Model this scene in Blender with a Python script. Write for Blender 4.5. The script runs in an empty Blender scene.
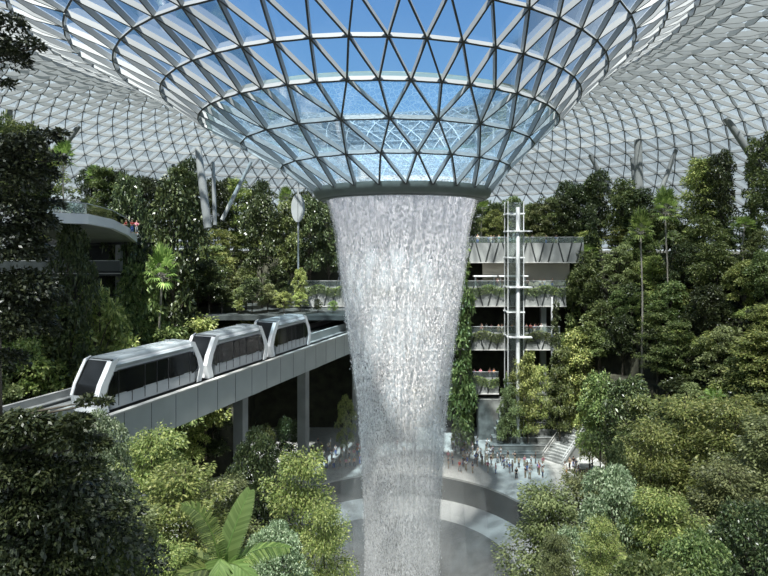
import bpy, math, random
import numpy as np
from mathutils import Vector, Matrix
random.seed(7); rng = np.random.default_rng(11)
C = bpy.context.scene.collection
PI = math.pi
F = 570.0; HOR = 245.0; EYE = 33.0          # focal length in pixels, horizon row, eye height in metres
AX, AY = 2.05, 65.0                          # plan position of the waterfall axis

def at(px, py, d):
    return Vector(((px-384)/F*d, d, EYE+(HOR-py)/F*d))

# ------------------------------------------------------------------ materials
MATS = {}
def nodes(name):
    m = bpy.data.materials.new(name); m.use_nodes = True
    nt = m.node_tree; nt.nodes.clear(); MATS[name] = m
    return m, nt, nt.nodes, nt.links
def simple(name, col, rough=.5, metal=0., noise=.0, scale=2., bump=0., spec=.5):
    m, nt, N, L = nodes(name)
    o = N.new('ShaderNodeOutputMaterial'); b = N.new('ShaderNodeBsdfPrincipled')
    L.new(b.outputs[0], o.inputs[0])
    b.inputs['Base Color'].default_value = (*col, 1); b.inputs['Roughness'].default_value = rough
    b.inputs['Metallic'].default_value = metal; b.inputs['Specular IOR Level'].default_value = spec
    if noise > 0 or bump > 0:
        tc = N.new('ShaderNodeTexCoord'); n = N.new('ShaderNodeTexNoise'); n.inputs['Scale'].default_value = scale
        n.inputs['Detail'].default_value = 6
        L.new(tc.outputs['Object'], n.inputs['Vector'])
        if noise > 0:
            r = N.new('ShaderNodeValToRGB')
            r.color_ramp.elements[0].position = .3; r.color_ramp.elements[1].position = .7
            r.color_ramp.elements[0].color = (*[c*(1-noise) for c in col], 1)
            r.color_ramp.elements[1].color = (*[min(1, c*(1+noise)) for c in col], 1)
            L.new(n.outputs['Fac'], r.inputs[0]); L.new(r.outputs[0], b.inputs['Base Color'])
        if bump > 0:
            bp = N.new('ShaderNodeBump'); bp.inputs['Strength'].default_value = bump
            L.new(n.outputs['Fac'], bp.inputs['Height']); L.new(bp.outputs[0], b.inputs['Normal'])
    return m
def leafmat(name, c0, c1, c2, trans=.35, rough=.45):
    m, nt, N, L = nodes(name)
    o = N.new('ShaderNodeOutputMaterial'); b = N.new('ShaderNodeBsdfPrincipled'); t = N.new('ShaderNodeBsdfTranslucent')
    mx = N.new('ShaderNodeMixShader'); mx.inputs[0].default_value = trans
    g = N.new('ShaderNodeNewGeometry'); r = N.new('ShaderNodeValToRGB'); e = r.color_ramp.elements
    e[0].position = 0; e[0].color = (*c0, 1); e[1].position = 1; e[1].color = (*c2, 1)
    k = e.new(.55); k.color = (*c1, 1)
    oi = N.new('ShaderNodeObjectInfo'); hs = N.new('ShaderNodeHueSaturation')
    mr = N.new('ShaderNodeMapRange'); mr.inputs['To Min'].default_value = .75; mr.inputs['To Max'].default_value = 1.3
    mh = N.new('ShaderNodeMapRange'); mh.inputs['To Min'].default_value = .482; mh.inputs['To Max'].default_value = .512
    L.new(oi.outputs['Random'], mr.inputs[0]); L.new(oi.outputs['Random'], mh.inputs[0])
    L.new(g.outputs['Random Per Island'], r.inputs[0]); L.new(r.outputs[0], hs.inputs['Color'])
    L.new(mr.outputs[0], hs.inputs['Value']); L.new(mh.outputs[0], hs.inputs['Hue'])
    L.new(hs.outputs[0], b.inputs['Base Color']); L.new(hs.outputs[0], t.inputs['Color'])
    b.inputs['Roughness'].default_value = rough; b.inputs['Specular IOR Level'].default_value = .5
    L.new(b.outputs[0], mx.inputs[1]); L.new(t.outputs[0], mx.inputs[2]); L.new(mx.outputs[0], o.inputs[0])
    return m

simple('steel', (.41, .43, .43), .38, .0, .05, .5)
simple('lip', (.16, .19, .18), .45, 0, .1, 1)
simple('lip_dark', (.05, .06, .06), .5)
simple('steel_edge', (.07,.075,.075), .5)  # shade on the undersides of the roof bars, put into the colour
simple('white_paint', (.75, .76, .76), .35)
simple('column_pale', (.55, .57, .57), .4)
simple('column', (.30, .32, .32), .4, 0, .08, .6)
simple('concrete', (.25, .262, .255), .75, 0, .16, .5, .1)
simple('concrete_pale', (.42, .42, .40), .8, 0, .15, .4, .1)
simple('beam', (.36, .39, .38), .6, 0, .1, .35)
simple('joint', (.05, .055, .055), .8)
simple('shade_tone_wall', (.035, .038, .038), .9, 0, .3, .6)  # shade of the recesses and the hall is painted into this dark colour
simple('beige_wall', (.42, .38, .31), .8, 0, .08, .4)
simple('dark_metal', (.03, .035, .035), .5)
simple('soil', (.035, .036, .022), .95, 0, .5, .7, .5)
simple('rock', (.16, .17, .16), .85, 0, .5, .8, .8)
simple('paving', (.40, .41, .39), .8, 0, .12, 1.2)
simple('rim_wall', (.07, .075, .072), .3, 0, .2, .5)
simple('pool_shelf', (.40, .42, .41), .35, 0, .08, .25)
simple('pool_deep', (.09, .10, .10), .22, 0, .4, .9, .25)
simple('car_body', (.46, .48, .50), .3, .0, .04, 1)
simple('car_roof', (.30, .335, .35), .35, 0, .12, .9)
simple('car_white', (.85, .86, .87), .25)
simple('car_glass', (.010, .011, .012), .08, 0, spec=.4)
simple('car_dark', (.02, .02, .022), .5)
simple('bark', (.10, .085, .065), .9, 0, .4, 4, .4)
simple('bark_pale', (.30, .28, .24), .9, 0, .3, 3, .4)
simple('skin_tone', (.45, .28, .20), .6)
simple('skin_dark', (.22, .13, .09), .6)
simple('hair', (.015, .012, .01), .6)
for n, c in dict(white=(.75,.75,.75), black=(.02,.02,.022), red=(.45,.04,.04), pink=(.65,.22,.30), blue=(.07,.14,.42), navy=(.02,.03,.09),
                 grey=(.25,.25,.26), orange=(.65,.25,.07), cream=(.62,.56,.45), teal=(.07,.30,.30), khaki=(.32,.27,.18)).items():
    simple('cloth_'+n, c, .85)

leafmat('leaf_light', (0.133,0.189,0.053), (0.277,0.350,0.102), (0.598,0.616,0.226))
leafmat('leaf_mid', (0.066,0.103,0.033), (0.133,0.190,0.060), (0.309,0.354,0.131))
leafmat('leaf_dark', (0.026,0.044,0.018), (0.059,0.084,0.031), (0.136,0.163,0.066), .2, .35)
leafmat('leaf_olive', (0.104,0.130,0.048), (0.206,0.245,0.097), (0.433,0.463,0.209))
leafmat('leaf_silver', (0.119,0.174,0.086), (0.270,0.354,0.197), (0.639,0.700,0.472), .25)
leafmat('leaf_near_shade', (0.013,0.019,0.010), (0.028,0.039,0.018), (0.075,0.086,0.039), .12, .4)  # leaf colour darkened to carry the shade on the near left trees
leafmat('leaf_palm', (0.108,0.172,0.043), (0.212,0.317,0.083), (0.427,0.529,0.168), .4)
leafmat('leaf_hero', (0.166,0.276,0.074), (0.227,0.362,0.102), (0.309,0.452,0.146), .45)

def glassmat(name, tint, alpha, frit, gl=.10):
    m, nt, N, L = nodes(name)
    o = N.new('ShaderNodeOutputMaterial'); tr = N.new('ShaderNodeBsdfTransparent'); tr.inputs[0].default_value = (*tint, 1)
    gs = N.new('ShaderNodeBsdfGlossy'); gs.inputs['Roughness'].default_value = .05
    df = N.new('ShaderNodeBsdfTranslucent'); df.inputs[0].default_value = (*frit, 1)
    d2 = N.new('ShaderNodeBsdfDiffuse'); d2.inputs[0].default_value = (*frit, 1)
    a = N.new('ShaderNodeMixShader'); a.inputs[0].default_value = .35
    L.new(df.outputs[0], a.inputs[1]); L.new(d2.outputs[0], a.inputs[2])
    b = N.new('ShaderNodeMixShader'); b.inputs[0].default_value = alpha
    L.new(tr.outputs[0], b.inputs[1]); L.new(a.outputs[0], b.inputs[2])
    fr = N.new('ShaderNodeFresnel'); fr.inputs[0].default_value = 1.35
    ml = N.new('ShaderNodeMath'); ml.operation = 'MULTIPLY'; ml.inputs[1].default_value = gl
    L.new(fr.outputs[0], ml.inputs[0])
    c = N.new('ShaderNodeMixShader'); L.new(ml.outputs[0], c.inputs[0]); L.new(b.outputs[0], c.inputs[1]); L.new(gs.outputs[0], c.inputs[2])
    L.new(c.outputs[0], o.inputs[0])
    return m
glassmat('roof_glass', (.93,.97,.99), .015, (.8,.85,.88), .5)
glassmat('roof_frit', (.90,.95,.97), .58, (.40,.45,.445), .5)
glassmat('rail_glass', (.80,.88,.86), .18, (.6,.7,.68), 1.)
glassmat('clear_glass', (.96,.98,.97), .05, (.7,.75,.75), .8)
glassmat('channel_glass', (.78,.90,.88), .45, (.65,.80,.78), 1.)

def watermat(name, col, lo, hi, amin, amax, sxy, sz, zfade=None, speck=0.):
    m, nt, N, L = nodes(name)
    o = N.new('ShaderNodeOutputMaterial'); tr = N.new('ShaderNodeBsdfTransparent')
    d = N.new('ShaderNodeBsdfDiffuse'); d.inputs[0].default_value = (*col, 1)
    t = N.new('ShaderNodeBsdfTranslucent'); t.inputs[0].default_value = (*col, 1)
    a = N.new('ShaderNodeMixShader'); a.inputs[0].default_value = .5
    gm = N.new('ShaderNodeNewGeometry'); va = N.new('ShaderNodeVectorMath'); va.inputs[1].default_value = (0,0,1.1)   # spray scatters light from above as well
    L.new(gm.outputs['Normal'], va.inputs[0]); vn = N.new('ShaderNodeVectorMath'); vn.operation = 'NORMALIZE'; L.new(va.outputs[0], vn.inputs[0]); L.new(vn.outputs[0], d.inputs['Normal'])
    L.new(d.outputs[0], a.inputs[1]); L.new(t.outputs[0], a.inputs[2])
    tc = N.new('ShaderNodeTexCoord'); mp = N.new('ShaderNodeMapping'); mp.inputs['Scale'].default_value = (sxy, sxy, sz)
    n = N.new('ShaderNodeTexNoise'); n.inputs['Scale'].default_value = 1; n.inputs['Detail'].default_value = 5; n.inputs['Roughness'].default_value = .65
    L.new(tc.outputs['Object'], mp.inputs[0]); L.new(mp.outputs[0], n.inputs['Vector'])
    r = N.new('ShaderNodeMapRange'); r.inputs['From Min'].default_value = lo; r.inputs['From Max'].default_value = hi
    r.inputs['To Min'].default_value = amin; r.inputs['To Max'].default_value = amax
    L.new(n.outputs['Fac'], r.inputs[0]); out = r.outputs[0]
    if zfade:
        sp = N.new('ShaderNodeSeparateXYZ'); L.new(tc.outputs['Object'], sp.inputs[0])
        cr = N.new('ShaderNodeFloatCurve'); cu = cr.mapping.curves[0]
        z = N.new('ShaderNodeMapRange'); z.inputs['From Min'].default_value = -6; z.inputs['From Max'].default_value = 39
        L.new(sp.outputs[2], z.inputs[0]); L.new(z.outputs[0], cr.inputs['Value'])
        cu.points[0].location = zfade[0]; cu.points[1].location = zfade[-1]
        for p in zfade[1:-1]: cu.points.new(*p)
        cr.mapping.update()
        mu = N.new('ShaderNodeMath'); mu.operation = 'MULTIPLY'
        L.new(out, mu.inputs[0]); L.new(cr.outputs[0], mu.inputs[1]); out = mu.outputs[0]
    b = N.new('ShaderNodeMixShader'); L.new(out, b.inputs[0]); L.new(tr.outputs[0], b.inputs[1]); L.new(a.outputs[0], b.inputs[2])
    L.new(b.outputs[0], o.inputs[0])
    return m
ZF = [(0, .6), (.25, .58), (.5, .48), (.75, .62), (.88, 1.0), (1, 1.1)]
watermat('water_curtain', (.96,.965,.96), .44, .57, .02, 1.0, 6.0, 2.6, [(0, .5), (.25, .55), (.5, .62), (.75, .8), (.88, 1.0), (1, 1.0)])
watermat('water_drops', (.95,.96,.98), .3, .7, .8, 1., 1., 1.)
watermat('water_soft', (.95,.96,.95), .35, .65, .06, .26, .9, .08, ZF)
watermat('water_crest', (.95,.95,.98), .3, .7, .62, .95, 2.5, .3, [(0, 0), (.55, .0), (.78, .12), (.87, .55), (.93, 1.0), (1, 1.0)])
watermat('mist', (.93,.95,.94), .3, .7, .02, .13, .22, .15, [(0, 1), (.2, .8), (.38, .35), (.55, .05), (1, 0)])
def flowmat():
    m, nt, N, L = nodes('flowing_water')
    o = N.new('ShaderNodeOutputMaterial'); tr = N.new('ShaderNodeBsdfTransparent'); tr.inputs[0].default_value = (.72,.86,.95,1)
    d = N.new('ShaderNodeBsdfTranslucent'); d.inputs[0].default_value = (.26,.47,.68,1)  # blue of the reflected sky is put into the water colour
    d2 = N.new('ShaderNodeBsdfDiffuse'); d2.inputs[0].default_value = (.85,.92,.96,1)
    a = N.new('ShaderNodeMixShader'); L.new(d.outputs[0], a.inputs[1]); L.new(d2.outputs[0], a.inputs[2])
    tc = N.new('ShaderNodeTexCoord'); n = N.new('ShaderNodeTexNoise'); n.inputs['Scale'].default_value = 1.2; n.inputs['Detail'].default_value = 4
    av = N.new('ShaderNodeMix'); av.data_type = 'VECTOR'; av.inputs[0].default_value = .18
    v = N.new('ShaderNodeTexVoronoi'); v.feature = 'DISTANCE_TO_EDGE'; v.inputs['Scale'].default_value = 2.4
    L.new(tc.outputs['Object'], n.inputs['Vector']); L.new(tc.outputs['Object'], av.inputs[4]); L.new(n.outputs['Color'], av.inputs[5])
    L.new(av.outputs[1], v.inputs['Vector'])
    r = N.new('ShaderNodeMapRange'); r.inputs['From Max'].default_value = .09; r.inputs['To Min'].default_value = .62; r.inputs['To Max'].default_value = .25
    L.new(v.outputs['Distance'], r.inputs[0])
    b = N.new('ShaderNodeMixShader'); L.new(r.outputs[0], b.inputs[0]); L.new(tr.outputs[0], b.inputs[1]); L.new(a.outputs[0], b.inputs[2])
    L.new(b.outputs[0], o.inputs[0])
flowmat()

# ------------------------------------------------------------------ mesh helpers
def mesh_np(name, V, Q, mat, smooth=False):
    me = bpy.data.meshes.new(name); V = np.asarray(V, dtype=np.float32); Q = np.asarray(Q, dtype=np.int32)
    k = Q.shape[1]; n = len(Q)
    me.vertices.add(len(V)); me.vertices.foreach_set('co', V.ravel())
    me.loops.add(n*k); me.loops.foreach_set('vertex_index', Q.ravel())
    me.polygons.add(n); me.polygons.foreach_set('loop_start', np.arange(n, dtype=np.int32)*k)
    me.polygons.foreach_set('loop_total', np.full(n, k, dtype=np.int32))
    if smooth: me.polygons.foreach_set('use_smooth', np.ones(n, dtype=bool))
    me.update(calc_edges=True); me.materials.append(MATS[mat]); return me
class MB:
    def __init__(s): s.v = []; s.f = []
    def add(s, v, f):
        b = len(s.v); s.v += [tuple(p) for p in v]; s.f += [tuple(i+b for i in q) for q in f]; return s
    def box(s, c, size, rz=0, rot=None):
        hx, hy, hz = [k/2 for k in size]; R = rot or Matrix.Rotation(rz, 3, 'Z'); c = Vector(c)
        v = [c+R@Vector((x*hx, y*hy, z*hz)) for x in (-1,1) for y in (-1,1) for z in (-1,1)]
        return s.add(v, [(0,1,3,2),(4,6,7,5),(0,4,5,1),(2,3,7,6),(0,2,6,4),(1,5,7,3)])
    def bar(s, a, b, w, h, up=(0,0,1)):
        a = Vector(a); b = Vector(b); d = (b-a).normalized(); up = Vector(up)
        sd = d.cross(up); sd = sd.normalized() if sd.length > 1e-4 else Vector((1,0,0)); u = sd.cross(d)
        v = [p+sd*x*w/2+u*y*h/2 for p in (a, b) for x, y in ((-1,-1),(1,-1),(1,1),(-1,1))]
        return s.add(v, [(3,2,1,0),(4,5,6,7),(0,1,5,4),(1,2,6,5),(2,3,7,6),(3,0,4,7)])
    def tube(s, pts, rad, n=8, cap=True):
        pts = [Vector(p) for p in pts]; rad = rad if hasattr(rad, '__len__') else [rad]*len(pts); vs = []; m = len(pts)
        for i, p in enumerate(pts):
            d = (pts[min(i+1, m-1)]-pts[max(i-1, 0)]).normalized()
            a = d.cross(Vector((0,0,1))); a = a.normalized() if a.length > .05 else Vector((1,0,0)); b = d.cross(a)
            vs += [p+(a*math.cos(t)+b*math.sin(t))*rad[i] for t in [2*PI*j/n for j in range(n)]]
        f = [(i*n+j, i*n+(j+1)%n, (i+1)*n+(j+1)%n, (i+1)*n+j) for i in range(m-1) for j in range(n)]
        if cap: f += [tuple(range(n))[::-1], tuple((m-1)*n+j for j in range(n))]
        return s.add(vs, f)
    def lathe(s, prof, n=96, cx=0, cy=0, a0=0, a1=2*PI):
        full = abs(a1-a0-2*PI) < 1e-6; k = n if full else n+1; m = len(prof)
        vs = [(cx+r*math.sin(a0+(a1-a0)*j/n), cy+r*math.cos(a0+(a1-a0)*j/n), z) for r, z in prof for j in range(k)]
        f = [(i*k+j, i*k+(j+1)%k, (i+1)*k+(j+1)%k, (i+1)*k+j) for i in range(m-1) for j in range(n)]
        return s.add(vs, f)
    def prism(s, poly, z0, z1):
        n = len(poly); v = [(x, y, z0) for x, y in poly]+[(x, y, z1) for x, y in poly]
        return s.add(v, [tuple(range(n))[::-1], tuple(range(n, 2*n))]+[(i, (i+1)%n, (i+1)%n+n, i+n) for i in range(n)])
    def build(s, name, mat, parent=None, smooth=False, bevel=0):
        me = bpy.data.meshes.new(name); me.from_pydata([tuple(p) for p in s.v], [], s.f); me.materials.append(MATS[mat])
        if smooth:
            me.polygons.foreach_set('use_smooth', [True]*len(me.polygons))
            try: me.set_sharp_from_angle(angle=R_(40))
            except Exception: pass
        o = bpy.data.objects.new(name, me); C.objects.link(o)
        if parent: o.parent = parent
        if bevel:
            b = o.modifiers.new('bevel', 'BEVEL'); b.width = bevel; b.segments = 2; b.limit_method = 'ANGLE'
        return o
def R_(a): return a*PI/180
def tag(o, label, cat, group=None, kind=None):
    if label: o['label'] = label
    if cat: o['category'] = cat
    if group: o['group'] = group
    if kind: o['kind'] = kind
    return o
def empty(name, loc, rz=0, label=None, cat=None, group=None, kind=None):
    o = bpy.data.objects.new(name, None); C.objects.link(o); o.location = loc; o.rotation_euler = (0,0,rz)
    o.empty_display_size = .3
    return tag(o, label, cat, group, kind)
def link(name, me, parent=None):
    o = bpy.data.objects.new(name, me); C.objects.link(o)
    if parent: o.parent = parent
    return o
def struct(o, label=None):
    o['kind'] = 'structure'
    if label: o['label'] = label
    return o

# ------------------------------------------------------------------ terrain height
TERR = [(0,-8),(17.6,0),(31,3),(35,8),(39,13),(43,18),(47,23),(51,27),(56,31)]
UD = Vector((.361,.9325,0)).normalized(); P0 = Vector((-21.4,43.2,0)); SD = Vector((UD.y,-UD.x,0))   # guideway line; SD points to its camera side
def lateral(x, y): return (Vector((x,y,0))-P0).dot(SD)
def T(x, y):
    r = math.hypot(x-AX, y-AY); z = -8
    for R0, h in TERR[1:]:
        if r >= R0: z = h
    if r < 31: return 0.0 if r >= 17.6 else -8.0
    if y < 24 and abs(x) < 45: z = min(z, 10+.25*abs(x))
    if -24 < x < 34 and y > 78:
        return 0.0 if y < 104 else 31.0
    if -11 < lateral(x, y) < 3: z = min(z, 14)
    return float(z)
# ------------------------------------------------------------------ roof
# radius from the axis, height above the eye, number of nodes, sideways shift of the ring centre
PROF = [(9.8,6.2),(12.6,8.8),(16,11.2),(19.4,13.5),(22.3,15.9),(25.7,18.1),(29,20.1),(32.6,21.8),(36.4,23.2),(40.3,24.3),(44.3,25.1),(48.3,25.4),
        (52.3,25.4),(56.2,25.0),(60,24.3),(63.8,23.3),(67.5,22.0),(71,20.5),(74.4,18.7),(77.6,16.8),(80.7,14.7),(83.6,12.5),(86.4,10.1),(89,7.6),(91.4,5.0),(93.6,2.3),(95.5,-.5)]
def ringn(i):
    return 24 if i < 3 else 48 if i < 7 else 96 if i < 12 else 144
def shift(r): return -min(9., max(0., (r-9.8)*.27))
def tang(i):
    a = PROF[max(i-1,0)]; b = PROF[min(i+1,len(PROF)-1)]; v = Vector((b[0]-a[0], b[1]-a[1])); return v.normalized()
RINGS = []; off = 0.
for i, (r, h) in enumerate(PROF):
    n = ringn(i)
    if i and n == ringn(i-1): off += .5*2*PI/n
    elif i: off = off % (2*PI/ringn(i-1))
    t = tang(i); ring = []
    for j in range(n):
        a = off+2*PI*j/n-.007; sx, sy = math.sin(a), math.cos(a)
        ring.append((a, Vector((AX+shift(r)+r*sx, AY+r*sy, EYE+h)), Vector((t.y*sx, t.y*sy, -t.x))))
    ring.sort(key=lambda q: q[0] % (2*PI)); RINGS.append(ring)
edges = []; tris = []
for i, ra in enumerate(RINGS):
    na = len(ra)
    for j in range(na): edges.append((ra[j], ra[(j+1)%na], i, 'ring'))
    if i == len(RINGS)-1: break
    rb = RINGS[i+1]; nb = len(rb)
    A = [q[0]%(2*PI) for q in ra]; B = [q[0]%(2*PI) for q in rb]
    ia = 0; ib = min(range(nb), key=lambda k: min(abs(B[k]-A[0]), 2*PI-abs(B[k]-A[0])))
    Au = lambda k: A[k%na]+2*PI*(k//na)
    b0 = B[ib]; b0 = b0-2*PI if b0-A[0] > PI else b0+2*PI if b0-A[0] < -PI else b0
    Bu = lambda k: b0+((B[(ib+k)%nb]-B[ib])%(2*PI))+2*PI*(k//nb)
    x = y = 0
    while x < na or y < nb:
        edges.append((ra[x%na], rb[(ib+y)%nb], i, 'diag'))
        if y >= nb or (x < na and abs(Au(x+1)-Bu(y)) < abs(Bu(y+1)-Au(x))-1e-6):
            tris.append((i, ra[x%na][1], ra[(x+1)%na][1], rb[(ib+y)%nb][1])); x += 1
        else:
            tris.append((i, ra[x%na][1], rb[(ib+y+1)%nb][1], rb[(ib+y)%nb][1])); y += 1
roof = MB(); edge = MB()
for a, b, i, kind in edges:
    dep = .52 if i < 8 else .72
    w = .16 if i < 8 else .12
    if i == 0 and kind == 'ring': continue
    p, q = a[1], b[1]; d = (q-p); u = (a[2]+b[2]).normalized(); L = d.length; d.normalize()
    # slightly leaf-shaped: deeper at mid span
    sd = d.cross(u).normalized()
    e0 = .93 if i < 6 else .62; st = [(0, dep*e0), (.5, dep), (1, dep*e0)]; vs = []
    for t, hh in st:
        c = p+(q-p)*t
        vs += [c-sd*w/2, c+sd*w/2, c+sd*w/2+u*hh, c-sd*w/2+u*hh]
    roof.add(vs, [(4*k+m, 4*k+(m+1)%4, 4*k+4+(m+1)%4, 4*k+4+m) for k in (0,1) for m in range(4)])
    if i < 26: edge.add([v+u*.004+sd*e_*w*.15*0 for v, e_ in zip((vs[3],vs[2],vs[6],vs[7],vs[10],vs[11]), (1,)*6)], [(0,1,2,3),(3,2,4,5)])  # dark under-face of each bar stands in for its shade
o = roof.build('ceiling', 'steel'); eo = edge.build('steel_shade_edges', 'steel_edge', o)
struct(o, 'white steel diagrid of the glass dome sweeping down to the round opening')
for nm, lo, hi, mt, lb in (('window_1', 0, 8, 'roof_glass', 'clear triangular glass of the funnel around the opening'),
                       ('window_2', 8, 99, 'roof_frit', 'pale fritted glass of the outer dome')):
    g = MB()
    for i, a, b, c in tris:
        if lo <= i < hi: g.add([a+Vector((0,0,.04)), b+Vector((0,0,.04)), c+Vector((0,0,.04))], [(0,1,2)])
    struct(g.build(nm, mt), lb)
def roof_hit(px, py):
    prev = None
    for k in range(400, 1600):
        d = k*.1; p = at(px, py, d); r = math.hypot(p.x-AX-shift(60), p.y-AY)
        if p.y < AY: continue
        for (r0, h0), (r1, h1) in zip(PROF, PROF[1:]):
            if r0 <= r < r1:
                h = EYE+h0+(h1-h0)*(r-r0)/(r1-r0)
                if p.z > h-.4: return p
        if r > PROF[-1][0]: return p
    return at(px, py, 120)
# water channel and the sheet of water running down the funnel
def shell(prof, n, name, mat, parent=None):
    m = MB(); k = len(prof)
    vs = [(AX+shift(r)+r*math.sin(2*PI*j/n), AY+r*math.cos(2*PI*j/n), z) for r, z in prof for j in range(n)]
    m.add(vs, [(i*n+j, i*n+(j+1)%n, (i+1)*n+(j+1)%n, (i+1)*n+j) for i in range(k-1) for j in range(n)])
    return m.build(name, mat, parent, True)
wc = empty('water_channel', (0,0,0), 0, 'pale green translucent water trough circling the glass funnel above the falls', 'water trough')
shell([(18.8,EYE+13.5),(18.8,EYE+14.0),(19.15,EYE+14.0),(19.15,EYE+13.6),(18.8,EYE+13.5)], 144, 'trough', 'channel_glass', wc)
shell([(9.9,EYE+6.75),(12.6,EYE+9.25),(16,EYE+11.55),(18.8,EYE+13.5)], 144, 'running_water', 'flowing_water', wc)
# lip of the opening
lip = empty('waterfall_lip', (AX,AY,EYE+5.3), 0, 'dark grey round steel lip at the foot of the glass funnel above the falls', 'lip ring')
m = MB().lathe([(9.95,.95),(10.05,.6),(9.85,.05),(9.4,-.25),(9.2,-.25),(9.2,.3),(9.5,.9),(9.95,.95)], 128); m.build('outer_fascia', 'lip', lip, True)
m = MB().lathe([(9.2,.28),(9.15,-.2),(8.5,-.35),(8.3,-.2),(8.3,.5),(9.1,.6),(9.2,.28)], 128); m.build('inner_fascia', 'lip', lip, True)
m = MB().lathe([(9.4,-.24),(9.2,-.32),(9.12,-.24),(9.2,-.2),(9.4,-.24)], 128); m.build('seam', 'lip_dark', lip, True)

# ------------------------------------------------------------------ waterfall
WP = [(8.35,38.75),(8.25,38.0),(7.75,36.2),(7.35,34.4),(7.0,30.5),(6.45,26.2),(6.0,23.0),(5.5,19.0),(5.0,15.3),(4.6,9.),(4.3,3.9),(4.15,0.),(4.1,-5.2)]
wf = empty('waterfall', (AX,AY,0), 0, 'tall white column of falling water dropping from the round opening into the pool', 'waterfall')
def wrad(z):
    for (r0, z0), (r1, z1) in zip(WP, WP[1:]):
        if z1 <= z <= z0: return r0+(r1-r0)*(z-z0)/(z1-z0)
    return WP[-1][0]
zs = np.linspace(38.75, -5.2, 60)
for nm, k, mt in (('water_curtain', 1., 'water_curtain'), ('water_crest', .985, 'water_crest'), ('water_veil', 1.035, 'water_soft'), ('inner_water_veil', .82, 'water_soft')):
    n = 160; m = MB()
    vs = [(wrad(z)*k*(1+.012*math.sin(j*1.7+z*.05)+.008*math.sin(j*4.1))*math.sin(2*PI*j/n), wrad(z)*k*(1+.012*math.sin(j*1.7+z*.05)+.008*math.sin(j*4.1))*math.cos(2*PI*j/n), z) for z in zs for j in range(n)]
    m.add(vs, [(i*n+j, i*n+(j+1)%n, (i+1)*n+(j+1)%n, (i+1)*n+j) for i in range(len(zs)-1) for j in range(n)])
    m.build(nm, mt, wf, True)
# drops: real stretched octahedra falling inside the curtain
nd = 46000
z = 38.6-44.*rng.random(nd)**1.0; a = rng.random(nd)*2*PI
rr = np.array([wrad(t) for t in z])*(1.0-.16*np.abs(rng.normal(0,1,nd))*.8+.045*rng.normal(0,1,nd))
rr = np.clip(rr, .3, 9)
# clumping in strands
a += .05*np.sin(a*37+z*.3)
sx = .028+.035*rng.random(nd); sz = .05+.12*rng.random(nd)
cen = np.stack([rr*np.sin(a), rr*np.cos(a), z], 1)
offs = np.array([(1,0,0),(-.5,.87,0),(-.5,-.87,0),(0,0,1),(0,0,-1)], float)
V = cen[:,None,:]+offs[None]*np.stack([sx,sx,sz],1)[:,None,:]
fi = np.array([(0,1,3),(1,2,3),(2,0,3),(1,0,4),(2,1,4),(0,2,4)])
Q = (np.arange(nd)[:,None,None]*5+fi[None]).reshape(-1,3)
dr = link('water_drops', mesh_np('water_drops', V.reshape(-1,3), Q, 'water_drops'), wf); dr['kind'] = 'stuff'
# mist round the foot of the falls
ms = empty('mist', (AX,AY,0), 0, 'thin pale mist hanging round the foot of the falls above the pool', 'mist', None, 'stuff')
for k, (rb, rt, zt) in enumerate(((5.6,5.6,19),(7.4,6.6,15),(10.5,8.5,12),(14.5,12,9))):
    n = 64; m = MB(); pr = [(rb+(rt-rb)*t, -5+(zt+5)*t) for t in np.linspace(0,1,10)]
    m.lathe(pr, n); m.build('mist_layer', 'mist', ms, True)

# ------------------------------------------------------------------ basin, plaza and terraced ground
bs = empty('pool_basin', (AX,AY,0), 0, 'round pale stone pool basin catching the falls with a dark inner bowl', 'pool')
MB().lathe([(17.9,.04),(17.9,.16),(17.5,.18),(17.2,.16),(17.2,-.3)], 128).build('rim', 'paving', bs, True)
MB().lathe([(17.2,-.1),(16.9,-3.1)], 128).build('rim_wall', 'rim_wall', bs, True)
MB().lathe([(16.95,-3.05),(15.2,-3.35),(13.6,-3.8),(13.2,-4.1)], 128).build('shelf', 'pool_shelf', bs, True)
MB().lathe([(13.25,-4.05),(11.5,-5.2),(9,-6.0),(6,-6.5),(2,-6.8),(.01,-6.8)], 128).build('bowl', 'pool_deep', bs, True)

n = 231; xs = np.linspace(-115, 115, n); ys = np.linspace(-20, 210, n)
V = []; 
for yy in ys:
    for xx in xs: V.append((xx, yy, T(xx, yy)-.06 if math.hypot(xx-AX, yy-AY) > 17.6 else -8.2))
Q = [(j*n+i, j*n+i+1, (j+1)*n+i+1, (j+1)*n+i) for j in range(n-1) for i in range(n-1)]
g = link('ground', mesh_np('ground', V, Q, 'soil')); struct(g, 'dark soil of the planted terraces')
pz = MB().lathe([(17.8,.0),(30.8,.0)], 128, AX, AY).build('floor', 'paving'); struct(pz, 'pale grey paved plaza round the pool')
pz2 = MB().box((9, 94, -.02), (64, 20, .08)).build('floor_2', 'paving'); struct(pz2, 'paved floor under the galleries')
# ------------------------------------------------------------------ guideway (straight, two tracks) and train
GW = empty('guideway', (P0.x,P0.y,0), 0, 'pale grey concrete guideway viaduct carrying the train past the waterfall', 'viaduct')
def gp(s, l, z): p = P0+UD*s+SD*l; return Vector((p.x-P0.x, p.y-P0.y, z))      # along, sideways, height (local to GW)
S0, S1 = -26, 56
def rail(m, l0, l1, z0, z1, s0=S0, s1=S1):
    return m.add([gp(s, l, z) for s in (s0, s1) for l, z in ((l0,z0),(l1,z0),(l1,z1),(l0,z1))], [(3,2,1,0),(4,5,6,7),(0,1,5,4),(1,2,6,5),(2,3,7,6),(3,0,4,7)])
rail(MB(), 1.85, 2.15, 17.75, 20.55).build('near_girder', 'beam', GW)
rail(MB(), 1.75, 2.25, 20.55, 20.68).build('girder_coping', 'concrete_pale', GW)
rail(MB(), -2.1, 1.85, 19.2, 19.75).build('deck', 'concrete', GW)
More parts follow.
